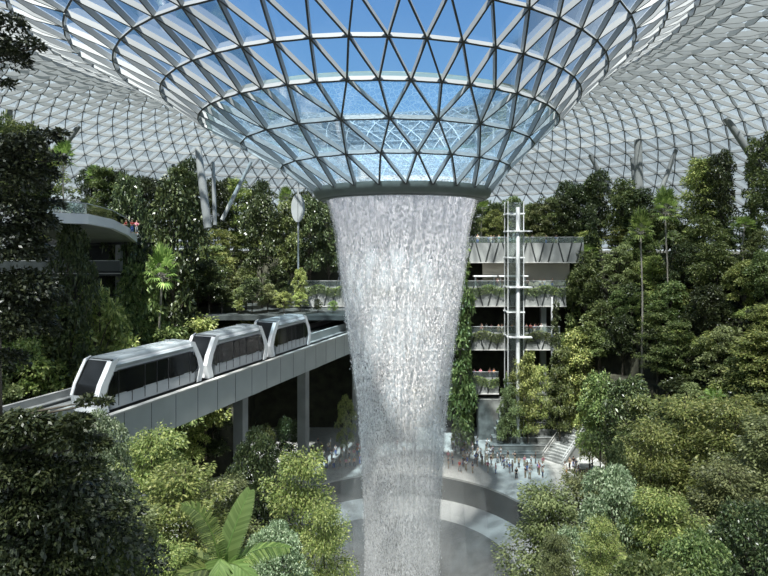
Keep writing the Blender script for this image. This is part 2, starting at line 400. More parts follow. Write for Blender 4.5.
rail(MB(), -2.45, -2.1, 17.75, 20.75).build('far_girder', 'beam', GW)
rail(MB(), -8.3, -3.9, 19.2, 19.75).build('second_deck', 'concrete', GW)
rail(MB(), -4.1, -3.8, 17.75, 20.15).build('second_near_girder', 'concrete_pale', GW)
rail(MB(), -8.6, -8.3, 17.75, 20.35).build('second_far_girder', 'concrete_pale', GW)
for l in (-.9, .9, -7.0, -5.2):
    rail(MB(), l-.14, l+.14, 19.75, 19.95).build('running_rail', 'joint', GW)
for k in range(30):
    m = MB(); s = S0+1.3+k*2.75; rail(m, 2.148, 2.158, 17.76, 20.54, s, s+.05); m.build('panel_joint', 'joint', GW)
for s in (-13, 4, 17.7, 31):
    b = MB(); p = gp(s, 0, 0); a = math.atan2(UD.y, UD.x); q = gp(s, -6.2, 0)
    b.box((p.x, p.y, 9.0+.35), (1.0, 1.2, 16.8), a); b.box((p.x, p.y, 18.4), (1.6, 3.9, 1.6), a)
    b.build('pier', 'concrete', GW, bevel=.06)
    b = MB(); b.box(((p.x+q.x)/2, (p.y+q.y)/2, 18.1), (1.5, 8.4, 1.5), a)
    b.build('pier_crosshead', 'concrete', GW, bevel=.06)

TR = empty('train', (P0.x+UD.x*1.6,P0.y+UD.y*1.6,20.15), math.atan2(UD.y,UD.x)-PI/2, 'white and silver three-carriage airport train with black windows on the viaduct', 'train')
# local frame: +y along the track away from the viewer, +x to the camera side
def loft(m, secs, close=True):
    n = len(secs[0]); b = [p for s in secs for p in s]
    f = [(i*n+j, i*n+(j+1)%n, (i+1)*n+(j+1)%n, (i+1)*n+j) for i in range(len(secs)-1) for j in range(n)]
    if close: f += [tuple(range(n))[::-1], tuple((len(secs)-1)*n+j for j in range(n))]
    return m.add(b, f)
def carsec(y, hw, z0, z1, r=.35, ysl=0.):
    # rounded rectangle section; ysl slants the top backwards
    pts = []
    for cx, cz, a0 in ((hw-r, z1-r, 0), (-(hw-r), z1-r, 90), (-(hw-.1), z0+.1, 180), (hw-.1, z0+.1, 270)):
        rr = r if cz > 1.5 else .1
        for k in range(4):
            t = R_(a0+30*k); x = cx+rr*math.cos(t); zz = cz+rr*math.sin(t); pts.append((x, y+ysl*(zz-z0)/(z1-z0), zz))
    return pts
def carriage(y0, L, parent):
    c = empty('carriage', (0, y0, 0)); c.parent = parent
    H = 3.35; hw = 1.35; c.scale = (1,1,1.3)
    m = MB(); loft(m, [carsec(1.2, hw, .45, H-.12, .38, .2), carsec(L-1.2, hw, .45, H-.12, .38, -.2)]); m.build('car_body', 'car_body', c, True)
    m = MB(); loft(m, [carsec(1.55, hw-.12, H-.5, H, .3), carsec(L-1.5, hw-.12, H-.5, H, .3)]); m.build('roof', 'car_roof', c, True)
    m = MB()
    for k in range(4): m.box((0, 2.6+k*(L-5.2)/3, H+.0), (1.3, 1.3, .08))
    m.build('roof_unit', 'car_roof', c, bevel=.04)
    m = MB()
    for s in (-1, 1): m.box((s*(hw+.005), L/2, 1.93), (.05, L-2.9, 1.32))
    m.build('side_window', 'car_glass', c)
    for s in (-1, 1):
        m = MB(); m.box((s*(hw+.03), L/2, 2.62), (.035, L-3.6, .06))
        for k in range(7): m.box((s*(hw+.03), 1.9+k*(L-3.8)/6, 1.6), (.03, .07, 2.0))
        m.build('window_frame', 'car_dark', c)
    for s in (-1, 1):
        for yy in (L*.30, L*.70):
            m = MB(); m.box((s*(hw+.045), yy, 1.9), (.03, 1.7, 1.36)); m.build('sliding_door', 'car_glass', c, bevel=.02)
    m = MB()
    for s in (-1, 1): m.box((s*(hw+.012), L/2, .80), (.05, L-2.6, .62))
    m.build('lower_panel', 'car_body', c)
    m = MB(); m.box((0, L/2, .22), (2.3, L-1.2, .48))
    for s in (-1, 1):
        for yy in (1.8, 2.9, L-2.9, L-1.8): m.tube([(s*.75, yy, .02), (s*1.1, yy, .02)], .42, 14)
    m.build('undercarriage', 'car_dark', c)
    for e in (0, 1):
        Y = lambda y: y if e == 0 else L-y
        sg = 1 if e == 0 else -1
        # raked nose: windscreen leaning back, kinked below
        sec = lambda y, w, z0, z1: [(w, Y(y), z0), (w, Y(y), z1), (-w, Y(y), z1), (-w, Y(y), z0)]
        m = MB(); prof = [(.35,.45),(.02,1.35),(.35,1.95),(1.25,3.1),(1.6,3.3)]
        w = [1.15, 1.12, 1.15, 1.15, 1.2]
        vs = [(x*ww, Y(y), z) for (y, z), ww in zip(prof, w) for x in (-1, 1)]
        m.add(vs, [(2*k, 2*k+1, 2*k+3, 2*k+2) for k in (1, 2, 3)]); m.build('windscreen', 'car_glass', c)
        m = MB(); m.add(vs[:4], [(0,1,3,2)]); m.box((0, Y(.5), .75), (2.25, .5, .7)); m.build('nose_panel', 'car_white', c)
        for s in (-1, 1):
            m = MB(); x0, x1 = s*1.08, s*1.40
            pf = [(.28,.40),(-.06,1.35),(.22,1.98),(1.15,3.22)]; pb = [(.95,.40),(.62,1.3),(.90,2.0),(1.85,3.34)]
            a = [Vector((x0, Y(y), z)) for y, z in pf]; a2 = [Vector((x1, Y(y+.08), z)) for y, z in pf]; b2 = [Vector((x1, Y(y), z)) for y, z in pb]
            vs = a+a2+b2
            m.add(vs, [f for k in range(3) for f in ((k, k+1, k+5, k+4), (k+4, k+5, k+9, k+8))])
            o = m.build('end_frame', 'car_white', c)
            sol = o.modifiers.new('s', 'SOLIDIFY'); sol.thickness = .07
        for s in (-1, 1):
            m = MB(); m.add([(s*1.36, Y(.85), 1.35), (s*1.36, Y(1.6), 1.05), (s*1.36, Y(2.0), 2.55), (s*1.36, Y(1.55), 2.6), (s*1.36, Y(1.05), 1.95)], [(0,1,2,3,4)]); m.build('corner_window', 'car_glass', c)
    return c
CLS = [11.7, 10.3, 9.4]; ys_ = [-3.2, 8.85, 19.5]
for k in range(3): carriage(ys_[k], CLS[k], TR)
for k in (1, 2):
    m = MB(); m.tube([(0, ys_[k]-.8, .7), (0, ys_[k]+.5, .7)], .2, 8); m.build('coupler', 'car_dark', TR)

# ------------------------------------------------------------------ galleries behind the plaza
def X(px, d): return (px-384)/F*d
def gallery(x0, x1, ztop, hpar, label, back='shade_tone_wall', dz=6.4, planting=True, y=97., depth=9., rail=True, backname=True):
    g = empty('viewing_gallery', ((x0+x1)/2, y, ztop-hpar), 0, label, 'gallery', 'open concrete galleries stacked behind the plaza')
    w = x1-x0; h = hpar
    MB().box((0, .15, h/2), (w, .3, h)).build('parapet', 'concrete', g)
    MB().box((0, .1, .06), (w+.1, .55, .14)).build('edge_band', 'concrete_pale', g)
    MB().box((0, depth/2+.3, h-.56), (w, depth-.6, .35)).build('floor_slab', 'concrete', g)
    MB().box((0, depth, h-1.2+dz/2), (w, .3, dz)).build('back_wall', back, g)
    k = 0; x = -w/2+.8
    m = MB()
    while x < w/2-.6:
        s = .45 if k%3 else -.45
        m.bar((x-s, -.05, .15), (x+s, -.05, h+.1), .16, .18, (0,1,0)); k += 1; x += 1.35+.5*((k*37)%5)/5
    m.build('slanted_struts', 'dark_metal', g)
    if rail:
        MB().box((0, .15, h+.5), (w, .04, .95)).build('glass_balustrade', 'rail_glass', g)
        MB().box((0, .15, h+1.0), (w, .08, .07)).build('handrail', 'steel', g)
    if planting:
        n = int(w*260); P = np.stack([rng.random(n)*w-w/2, -.15+.5*(rng.random(n)-.6), h+.05-rng.random(n)**1.6*1.5], 1)
        P[:,2] += .3*np.sin(P[:,0]*1.3)
        o = link('trailing_planting', leaf_mesh('trailing_planting', P, dirs(n, -.5, .5), ups(n, .8), .22, .10, 'leaf_mid'), g); o['kind'] = 'stuff'
    return g
def dirs(n, zlo, zhi):
    a = rng.random(n)*2*PI; z = zlo+(zhi-zlo)*rng.random(n); D = np.stack([np.cos(a), np.sin(a), z], 1); return D/np.linalg.norm(D, axis=1)[:,None]
def ups(n, spread):
    U = np.stack([spread*rng.normal(0,1,n), spread*rng.normal(0,1,n), np.ones(n)], 1); return U/np.linalg.norm(U, axis=1)[:,None]
def leaf_mesh(name, P, D, U, L, W, mat, fold=.12):
    n = len(P); L = np.broadcast_to(L, (n,))*(.7+.6*rng.random(n)); W = np.broadcast_to(W, (n,))*(.8+.4*rng.random(n))
    S = np.cross(D, U); S /= np.maximum(np.linalg.norm(S, axis=1), 1e-6)[:,None]; N = np.cross(S, D)
    mid = P+D*(L*.45)[:,None]; f = N*(W*fold)[:,None]
    V = np.stack([P, mid+S*(W/2)[:,None]+f, P+D*L[:,None], mid-S*(W/2)[:,None]+f], 1).reshape(-1,3)
    return mesh_np(name, V, np.arange(n*4).reshape(-1,4), mat)
G1 = gallery(10.5, 34, EYE+.35, 3.4, 'topmost grey gallery edge on the right beside the glass lift tower, visitors along its rail', 'beige_wall', .5, False)
G2 = gallery(-17, 31, EYE-7.1, 3.4, 'second gallery from the top, in front of the beige wall, running on behind the falls', 'shade_tone_wall', 4.1)
G3 = gallery(11, 30, EYE-14.9, 3.0, 'third gallery from the top with trailing plants and a black screen hung on its front', 'shade_tone_wall')
G4 = gallery(9.5, 19.5, EYE-22.6, 2.8, 'lowest short gallery above the dark plaza entrance', 'shade_tone_wall', 6.6)
MB().box((5.2, -.12, 1.9), (1.7, .12, .95)).build('hanging_screen', 'dark_metal', G3)
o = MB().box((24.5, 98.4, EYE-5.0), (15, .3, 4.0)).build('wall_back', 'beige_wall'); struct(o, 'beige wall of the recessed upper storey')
o = MB().box((-9, 105.2, 9), (56, .4, 32)).build('wall_back_lower', 'shade_tone_wall'); struct(o, 'dark wall in shade behind the plaza')
o = MB().box((26, 105.2, 9), (22, .4, 32)).build('wall_back_right', 'shade_tone_wall'); struct(o)
for x in (-5, 27.5):
    o = MB().box((x, 98.6, 11.2), (.9, .9, 22.4)).build('trim_1', 'concrete'); struct(o, 'square concrete column between gallery floors, %s' % ('behind the falls' if x < 0 else 'right of the lift tower'))
# canopies on the second gallery
for x, w in ((X(488,95), 4.), (X(517,95), 5.)):
    cpy = empty('white_canopy', (x, 96.6, EYE-7.1), 0, 'small white T-shaped canopy on the second gallery, %s' % ('left one' if w < 4.5 else 'right one by the lift tower'), 'canopy', 'white canopies by the lift')
    MB().box((0, 1.4, 1.75), (w, 1.6, .28)).build('canopy_roof', 'white_paint', cpy, bevel=.08)
    m = MB(); [m.box((s*(w/2-.4), 1.4, .2), (.22, .22, 3.4)) for s in (-1, 1)]; m.build('post', 'white_paint', cpy)
# glass lift tower
lt = empty('lift_tower', (X(514,92), 92, 0), 0, 'slender white framed glass lift tower rising in front of the galleries', 'lift tower')
m = MB(); hw = 1.25; zt = 40.
for sx in (-1, 1):
    for sy in (-1, 1): m.box((sx*hw, sy*hw, zt/2), (.11, .11, zt))
m.build('corner_post', 'column_pale', lt)
MB().tube([(.25, -1.6, 0), (.25, -1.6, 39.)], .32, 16).build('white_mast', 'column_pale', lt, True)
for z in (3.5, 11, 18.4, 22.3, 26.3, 31., 35.2, 38.):
    m = MB(); m.box((0, -hw, z), (2.9, .18, .22)); m.box((0, hw, z), (2.9, .18, .22)); m.box((-hw, 0, z), (.18, 2.6, .22)); m.box((hw, 0, z), (.18, 2.6, .22))
    if z in (18.4, 26.3, 35.2): m.box((.6, -1.7, z), (3.6, 1.0, .18))
    m.build('landing_frame', 'column_pale', lt)
m = MB()
for s in (-1, 1): m.box((s*hw, 0, zt/2), (.03, 2.4, zt-.4)); m.box((0, s*hw, zt/2), (2.4, .03, zt-.4))
m.build('glass_wall', 'clear_glass', lt)
MB().box((0, 0, 34.6), (2.1, 2.1, 2.5)).build('lift_car', 'clear_glass', lt, bevel=.1)
# pale mast beside the galleries
o = MB().box((-15.5, 95.5, 22.0), (37, 19, .7)).build('shade_slab', 'lip_dark'); struct(o, 'added flat slab shading the hall behind the viaduct')  # slab added to throw shade into the hall, coloured dark on top
o = MB().box((-33.6, 95.5, 11), (.6, 19, 22)).build('wall_left', 'shade_tone_wall'); struct(o, 'dark side wall of the shaded hall')
p = at(552, 380, 93)
o = MB().tube([(0,0,0),(0,0,24.5)], .16, 10).build('mast', 'white_paint', None, True); o.location = (p.x, 93, 0); tag(o, 'thin pale vertical mast at the right end of the galleries', 'mast')
# cascade and stairs right of the plaza
cs = empty('stepped_cascade', (X(522,93), 88, 0), 0, 'dark stepped stone cascade with wet ledges rising behind the plaza', 'cascade')
for k in range(9):
    w = 12-.5*k; m = MB(); m.box((.35*k-.5, k*1.1+.8, .42+k*.85), (w, 1.5, .84+.02)); m.build('stone_ledge', 'rock', cs, bevel=.05)
    m = MB(); m.box((.35*k-.5, k*1.1+.5, .86+k*.85), (w*.8, .6, .03)); m.build('wet_ledge', 'pool_deep', cs)
    MB().box((.35*k-.5, k*1.1+.06, .80+k*.85), (w, .12, .14)).build('pale_nosing', 'concrete', cs)
o = MB().box((0, 9.5, 3.4), (13, 2.0, 6.8)).build('back_block', 'rock', cs)
sv = Vector((10.5, 9.5, 0)).normalized(); st = empty('outdoor_stairs', (25.6, 86.6, 0), math.atan2(sv.y, sv.x)-PI/2, 'grey straight staircase with railings climbing right of the cascade', 'stairs')
m = MB()
for k in range(26): m.box((0, k*.56+.28, .15+k*.3), (3.4, .56, .30+.001)); 
m.build('treads', 'concrete', st)
MB().add([(x, y, z) for x in (-1.65, 1.65) for y, z in ((.3,0),(14.56,0),(14.56,7.4))], [(0,1,2),(3,5,4),(0,3,4,1),(1,4,5,2),(2,5,3,0)]).build('stair_base', 'concrete', st)
for s in (-1, 1):
    m = MB(); m.bar((s*1.7, 0, 1.15), (s*1.7, 14.5, 8.9), .1, .1); m.bar((s*1.7, 0, .35), (s*1.7, 14.5, 8.1), .12, .5)
    for k in range(10): m.box((s*1.7, k*1.6, .6+k*.86), (.07, .07, 1.1))
    m.build('railing', 'concrete_pale' if s < 0 else 'steel', st)

# ------------------------------------------------------------------ curved deck high on the left
dk = empty('curved_deck', (-31, 68, EYE), 0, 'curved white edged viewing deck high on the left slope with shade beneath it', 'deck')
path = [(-44,44,2.6),(-37,47,3.0),(-32,52,3.4),(-30.3,58,3.5),(-30.6,64,3.2),(-31.6,70,2.5),(-33.2,76,1.7),(-36,82,1.2),(-41,87,1.2)]
def off_(i, w): 
    a = Vector(path[max(i-1,0)][:2]); b = Vector(path[min(i+1,len(path)-1)][:2]); d = (b-a).normalized(); return Vector((d.y, -d.x))*w
loc = lambda x, y, z: (x+31, y-68, z)
def strip(name, w0, w1, z0, z1, mat, par=dk):
    secs = []
    for i, (x, y, z) in enumerate(path):
        a = off_(i, w0); b = off_(i, w1); secs.append([loc(x+a.x, y+a.y, z+z0), loc(x+b.x, y+b.y, z+z0), loc(x+b.x, y+b.y, z+z1), loc(x+a.x, y+a.y, z+z1)])
    m = MB(); loft(m, secs); return m.build(name, mat, par)
strip('deck_slab', -9, 0, -1.3, -.9, 'concrete'); strip('white_edge', -.2, .25, -1.35, -.35, 'white_paint'); strip('glass_balustrade', 0, .05, -.3, .7, 'rail_glass'); strip('handrail', -.03, .09, .68, .78, 'steel')
m = MB()
for (x0,y0,z0),(x1,y1,z1) in zip(path, path[1:]):
    for t in (0,.25,.5,.75): m.box(loc(x0+(x1-x0)*t, y0+(y1-y0)*t, z0+(z1-z0)*t+.15), (.07,.07,1.15))
m.build('baluster', 'steel', dk)
lb = empty('lower_balcony', (-34.2, 74, 0), 0, 'shaded lower balcony with a pale rail under the curved deck', 'balcony')
m = MB().box((-8, 2, 29.3), (17, 6, .5)); m.build('floor_slab', 'shade_tone_wall', lb)
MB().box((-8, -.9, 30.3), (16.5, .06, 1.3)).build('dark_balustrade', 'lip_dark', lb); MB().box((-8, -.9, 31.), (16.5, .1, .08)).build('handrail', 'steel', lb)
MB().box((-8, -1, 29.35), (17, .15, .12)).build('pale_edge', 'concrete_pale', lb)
MB().box((-9, 6.5, 29), (19, .5, 10)).build('back_wall', 'shade_tone_wall', lb)
MB().box((-8, 5.5, 33.2), (17, 8, .3)).build('soffit', 'shade_tone_wall', lb)
for x in (-.9, -9.5): MB().tube([(x, 1.5, 22), (x, 1.5, 33)], .45, 16).build('round_column', 'concrete', lb, True)

# ------------------------------------------------------------------ roof columns
cols = [((638,140),(640,236),9,'thick upright grey column at the right, nearest the centre of its cluster'),
        ((590,155),(610,192),5,'thin white column leaning right, left of the thick upright column'),
        ((676,150),(652,215),5,'slim pale column leaning left out of the trees right of the thick upright column'),
        ((632,158),(638,215),5,'white column close behind the thick upright column'),
        ((726,118),(775,190),8,'long grey column slanting down to the right edge'),
        ((198,148),(208,228),8,'thick upright grey column on the left above the trees'),
        ((213,162),(215,225),4,'thin white upright column just right of the thick left column'),
        ((173,165),(192,212),5,'thin white column leaning right, left of the thick left column'),
        ((251,162),(222,220),4,'slender grey column leaning left between the left trees and the opening'),
        ((9,110),(8,190),8,'grey upright column at the far left edge'),
        ((79,126),(40,180),6,'white column leaning left above the near dark branches')]
for (a, b, w, lb_) in cols:
    p = roof_hit(*a); d2 = p.y*.985; q = at(b[0], b[1], d2); r = w/F*p.y/2
    o = MB().tube([(0,0,0), ((p-q)*.5), (p-q)], [r, r*1.0, r*.8], 16).build('roof_column', 'column', None, True)
    o.location = q; 
    # carry the foot down to the planted terrace
    v = (q-p); tz = T(q.x, q.y); 
    if q.z > tz+.3:
        e = p+v*((p.z-tz)/(-v.z) if v.z < -.01 else 1)
        if (e-q).length < 25 and T(e.x, e.y) >= tz-.5:
            o.data = MB().tube([(0,0,0), (p-e)*.55, (p-e)], [r, r, r*.8], 16).build('tmp', 'column', None, True).data
            bpy.data.objects.remove(bpy.data.objects['tmp']); o.location = e
    tag(o, lb_, 'column', 'tubular columns holding up the dome')
    o.data.name = 'roof_column'
p = at(298, 208, 84)
op = empty('oval_panel', p, 0, 'tall oval pale grey panel on a pole left of the lip ring', 'panel')
m = MB(); loft(m, [[(1.0*math.cos(t), y, 2.1*math.sin(t)) for t in [2*PI*k/24 for k in range(24)]] for y in (-.12, .12)]); m.build('panel_face', 'column', op)
MB().box((0,-.14,0), (.06,.03,4.0)).build('seam', 'joint', op)
MB().tube([(0,.25,-9),(0,.25,4)], .14, 8).build('pole', 'column', op)

# ------------------------------------------------------------------ people
def skinmesh(name, pts, edges_, radii, mat, sub=1):
    me = bpy.data.meshes.new(name); me.from_pydata(pts, edges_, []); o = bpy.data.objects.new(name, me); C.objects.link(o)
    sk = o.modifiers.new('s', 'SKIN'); sk.use_smooth_shade = True
    for i, v in enumerate(me.skin_vertices[0].data):
        r = radii[i]; v.radius = r if hasattr(r, '__len__') else (r, r); v.use_root = (i == 0)
    if sub: o.modifiers.new('b', 'SUBSURF').levels = sub
    dg = bpy.context.evaluated_depsgraph_get(); res = bpy.data.meshes.new_from_object(o.evaluated_get(dg)); bpy.data.objects.remove(o)
    res.name = name; res.materials.clear(); res.materials.append(MATS[mat]); return res
def person_set(pose, female=False):
    sit = pose == 'sitting'; z = 0
    hip = Vector((0,0,.92 if not sit else .48)); ch = hip+Vector((0,-.02,.42)); nk = ch+Vector((0,-.01,.14)); hd = nk+Vector((0,-.03,.14)); top = hd+Vector((0,0,.09))
    pts = [hip, hip+Vector((0,0,.2)), ch, nk, hd, top]; ed = [(0,1),(1,2),(2,3),(3,4),(4,5)]; rad = [(.15,.10),(.13,.09),(.16,.10),.05,.085,.07]
    legs = []; arms = []
    for s in (-1, 1):
        step = {'walking': .22*s, 'standing': .03*s, 'photographing': .0}.get(pose, 0)
        kn = Vector((s*.10, -.04-step*.5, .50)); an = Vector((s*.11, .02-step, .08)); to = an+Vector((0,-.16,-.04))
        if sit: kn = Vector((s*.12,-.42,.48)); an = Vector((s*.12,-.42,.08)); to = an+Vector((0,-.15,-.04))
        h2 = hip+Vector((s*.09,0,-.03)); legs.append((h2, kn, an, to))
        sh = ch+Vector((s*.18,0,.03))
        if pose == 'photographing': el = sh+Vector((s*.06,-.16,-.20)); wr = sh+Vector((-s*.08,-.36,-.02)); ha = wr+Vector((-s*.03,-.06,.06))
        elif pose == 'leaning': el = sh+Vector((s*.05,-.12,-.24)); wr = el+Vector((-s*.05,-.24,.0)); ha = wr+Vector((0,-.08,0))
        else: el = sh+Vector((s*.07,.03+step*.5,-.27)); wr = el+Vector((s*.02,-.06+step*.4,-.25)); ha = wr+Vector((0,-.02,-.09))
        arms.append((sh, el, wr, ha))
    for l in legs:
        b = len(pts); pts += l; ed += [(0,b),(b,b+1),(b+1,b+2),(b+2,b+3)]; rad += [.085,.058,.042,.035]
    for a in arms:
        b = len(pts); pts += a; ed += [(2,b),(b,b+1),(b+1,b+2),(b+2,b+3)]; rad += [.05,.040,.03,.032]
    body = skinmesh('body', pts, ed, rad, 'skin_tone')
    P = [hip+Vector((0,0,.0)), hip+Vector((0,0,.2)), ch, ch+Vector((0,0,.09))]; E = [(0,1),(1,2),(2,3)]; Rr = [(.165,.12),(.15,.11),(.18,.12),(.09,.08)]
    for a in arms: b = len(P); P += [a[0], a[0].lerp(a[1], .75)]; E += [(2,b),(b,b+1)]; Rr += [.068,.06]
    shirt = skinmesh('shirt', P, E, Rr, 'cloth_white')
    P = [hip+Vector((0,0,.08)), hip+Vector((0,0,-.02))]; E = [(0,1)]; Rr = [(.16,.115),(.165,.12)]
    for l in legs: b = len(P); P += [l[0], l[1], l[1].lerp(l[2], .8)]; E += [(1,b),(b,b+1),(b+1,b+2)]; Rr += [.10,.075,.058]
    trou = skinmesh('trousers', P, E, Rr, 'cloth_navy')
    P = [hd+Vector((0,.02,.06)), hd+Vector((0,.05,.0)), hd+Vector((0,.05,-.12 if female else -.04))]
    hair = skinmesh('hair', P, [(0,1),(1,2)], [.10,.095,.06 if female else .045], 'hair')
    return dict(body=body, shirt=shirt, trousers=trou, hair=hair)
POSES = {p: (person_set(p), person_set(p, True)) for p in ('standing', 'walking', 'photographing', 'leaning', 'sitting')}
ORD = 'first second third fourth fifth sixth seventh eighth ninth tenth eleventh twelfth thirteenth fourteenth fifteenth sixteenth seventeenth eighteenth nineteenth twentieth'.split()
def ordn(i):
    if i < 20: return ORD[i]
    t = ['twenty','thirty','forty','fifty','sixty'][i//10-2] if (i+1)//10 >= 2 else ''
    k = i+1; d, u = divmod(k, 10); T_ = {2:'twenty',3:'thirty',4:'forty',5:'fifty',6:'sixty'}
    return T_[d]+'-'+ORD[u-1] if u else {2:'twentieth',3:'thirtieth',4:'fortieth',5:'fiftieth',6:'sixtieth'}[d]
def setmat(o, mat):
    o.material_slots[0].link = 'OBJECT'; o.material_slots[0].material = MATS[mat]
TOPS = ['white']*8+['black']*4+['grey']*3+['pink']*3+['red']*2+['blue']*3+['navy']*2+['cream']*3+['teal','orange','khaki']
BOT = ['black','navy','grey','khaki','blue','cream']
CROWD = []; NP = [0]; HIDDEN_PEOPLE = {15,46,62,65,68,75,76,77,83,87,98,145,147,148,152,155,161,162,166,171,173,174,176,177,178,193,195,201}
def person(loc, rz, place, tops=TOPS, poses=('standing','standing','walking','photographing')):
    t = (loc, rz, place, random.choice(tops), random.choice(BOT), random.choice(poses), random.random() < .5, .93+.12*random.random(), NP[0], random.random()); NP[0] += 1
    if t[8] not in HIDDEN_PEOPLE: CROWD.append(t)
def crowd_build():
    for place in dict.fromkeys(c[2] for c in CROWD):
        for top in dict.fromkeys(c[3] for c in CROWD if c[2] == place):
            L = sorted([c for c in CROWD if c[2] == place and c[3] == top], key=lambda c: c[0][0]/c[0][1])
            for i, (loc, rz, pl, tp, bt, pose, fem, sc, idx, sk) in enumerate(L):
                o = empty('person', loc, rz); o.scale = (sc,)*3
                lab = 'person in %s top and %s trousers, %s' % (tp, bt, place)
                if len(L) > 1: lab += ', %s from left in %s' % (ordn(i), tp)
                tag(o, lab, 'person', 'visitors: '+place)
                S = POSES[pose][fem]
                for nm in ('body','hair','shirt','trousers'):
                    q = link(nm, S[nm], o)
                    if nm == 'shirt': setmat(q, 'cloth_'+tp)
                    if nm == 'trousers': setmat(q, 'cloth_'+bt)
                    if nm == 'body' and sk < .35: setmat(q, 'skin_dark')
def scatter(n, pxr, dr, z, place, mind=.55, tops=TOPS, poses=('standing','standing','walking','photographing'), rz=None, ok=None):
    got = []; t = 0
    while len(got) < n and t < 4000:
        t += 1; d = random.uniform(*dr); x = X(random.uniform(*pxr), d)
        if ok and not ok(x, d): continue
        if any(math.hypot(x-a, d-b) < mind for a, b in got): continue
        got.append((x, d)); person((x, d, z), random.uniform(0, 2*PI) if rz is None else rz+random.uniform(-.5,.5), place, tops, poses)
out = lambda x, y: math.hypot(x-AX, y-AY) > 18.4
scatter(34, (312, 362), (83.5, 93), .02, 'plaza left of falls', ok=out)
scatter(10, (366, 440), (84.5, 92), .02, 'plaza behind falling water', ok=out)
scatter(58, (448, 508), (82, 95), .02, 'plaza right of falls', ok=out)
scatter(20, (500, 548), (80, 86.5), .02, 'before the cascade', ok=out)
scatter(10, (560, 596), (80, 86.), .02, 'at stair foot', ok=lambda x, y: out(x,y), poses=('standing','sitting','standing'))
for gal, z, n, pxr, nm in ((G1, EYE+.35-.3, 9, (476, 500), 'topmost gallery rail'), (G1, EYE+.35-.3, 4, (525,560), 'topmost gallery right end'),
                           (G2, EYE-7.1-.35, 34, (476, 556), 'second gallery rail'),
                           (G3, EYE-14.9-.35, 30, (480, 552), 'third gallery rail'), (G4, EYE-22.6-.35, 7, (468, 494), 'lowest gallery')):
    scatter(n, pxr, (97.6, 99.3), z-.02, nm, .42, rz=0, poses=('leaning','standing','photographing'))
for i, (px, d) in enumerate(((132, 71), (136.5, 72))):
    x = X(px, d)
    person((x, d, EYE+2.35-.9), .8, 'curved deck upper left', ['pink' if i else 'red'], ('leaning',))
crowd_build()
# ------------------------------------------------------------------ trees
def trunk(m, pts, r0, r1, n=7): k = len(pts); m.tube(pts, [r0+(r1-r0)*i/(k-1) for i in range(k)], n)
def wob(H, a, k=6, top=1.):
    s = random.uniform(0, 6); return [Vector((a*math.sin(s+i*1.1)*i/k, a*math.cos(s*1.3+i*.9)*i/k, H*top*i/(k-1))) for i in range(k)]
def pack(name, P, D, U, L, W, mat, m, bark, H):
    m2 = m.build('trunk', bark, None, True); tm = m2.data; bpy.data.objects.remove(m2)
    return dict(leaf=leaf_mesh('foliage', P, D, U, L, W, mat), trunk=tm, H=H)
def gen_layered(H, R, n, ls, mat, tiers=6, low=.3, bark='bark', droop=0.):
    m = MB(); tp = wob(H, .35); trunk(m, tp, .04*R+.05, .03); cl = []
    for t in range(tiers):
        f = t/(tiers-1); z = H*(low+(1-low)*f*.97); tr = R*(.75+.25*math.sin(f*PI*.9))*(1-.62*f**2.2); nb = random.randint(4, 6); a0 = random.uniform(0, 6)
        c = tp[min(5, int(z/H*5))]
        for b in range(nb):
            a = a0+b*2*PI/nb+random.uniform(-.3, .3); r = tr*random.uniform(.7, 1.1); dv = Vector((math.cos(a), math.sin(a), 0))
            e = Vector((c.x, c.y, z))+dv*r+Vector((0,0,random.uniform(-.45,.5)*min(1.3,r/2)-droop*r)); s = Vector((c.x, c.y, z-.25*r))
            m.tube([s, s.lerp(e, .5)+Vector((0,0,.12*r)), e], [.05, .03, .012], 5, False)
            for q in range(5):
                u = .35+.7*q/4; pc = s.lerp(e, u)+Vector((0,0,.1*r*math.sin(u*PI))); cl.append((pc, dv, .18*R+.10*R*math.sin(u*PI)))
        cl.append((Vector((c.x, c.y, z)), Vector((1,0,0)), .2*R))
    k = len(cl); per = n//k; P=[]; D=[]
    for pc, dv, r in cl:
        a = rng.random(per)*2*PI; rr = r*np.sqrt(rng.random(per)); p = np.stack([np.cos(a)*rr, np.sin(a)*rr, rng.normal(0, .085, per)*R*.5-.2*rr+.25*r*np.sin(3*a)], 1)+np.array(pc)
        dd = np.stack([np.cos(a), np.sin(a), -.25+.4*rng.normal(0,1,per)], 1)+.6*np.array(dv); P.append(p); D.append(dd/np.linalg.norm(dd, axis=1)[:,None])
    P = np.concatenate(P); D = np.concatenate(D); return pack('layered', P, D, ups(len(P), .45), ls, ls*.48, mat, m, bark, H)
def lumps(m, cl, n, ls, mat, bark, H, flat=.75, spread=.7):
    w = np.array([c[3]**2 for c in cl]); cnt = (w/w.sum()*n).astype(int); P=[]; D=[]
    for (x, y, z, r), k in zip(cl, cnt):
        v = rng.normal(0, 1, (k, 3)); v /= np.linalg.norm(v, axis=1)[:,None]; v[:,2] = np.where(v[:,2] < -.35, -v[:,2], v[:,2])
        rad = r*(.62+.42*rng.random(k))[:,None]; p = v*rad*np.array([1,1,flat])+np.array([x,y,z])
        d = v*np.array([1,1,.3])+rng.normal(0, .5, (k,3))+np.array([0,0,-.35]); P.append(p); D.append(d/np.linalg.norm(d, axis=1)[:,None])
    P = np.concatenate(P); D = np.concatenate(D); return pack('lumps', P, D, ups(len(P), spread), ls, ls*.5, mat, m, bark, H)
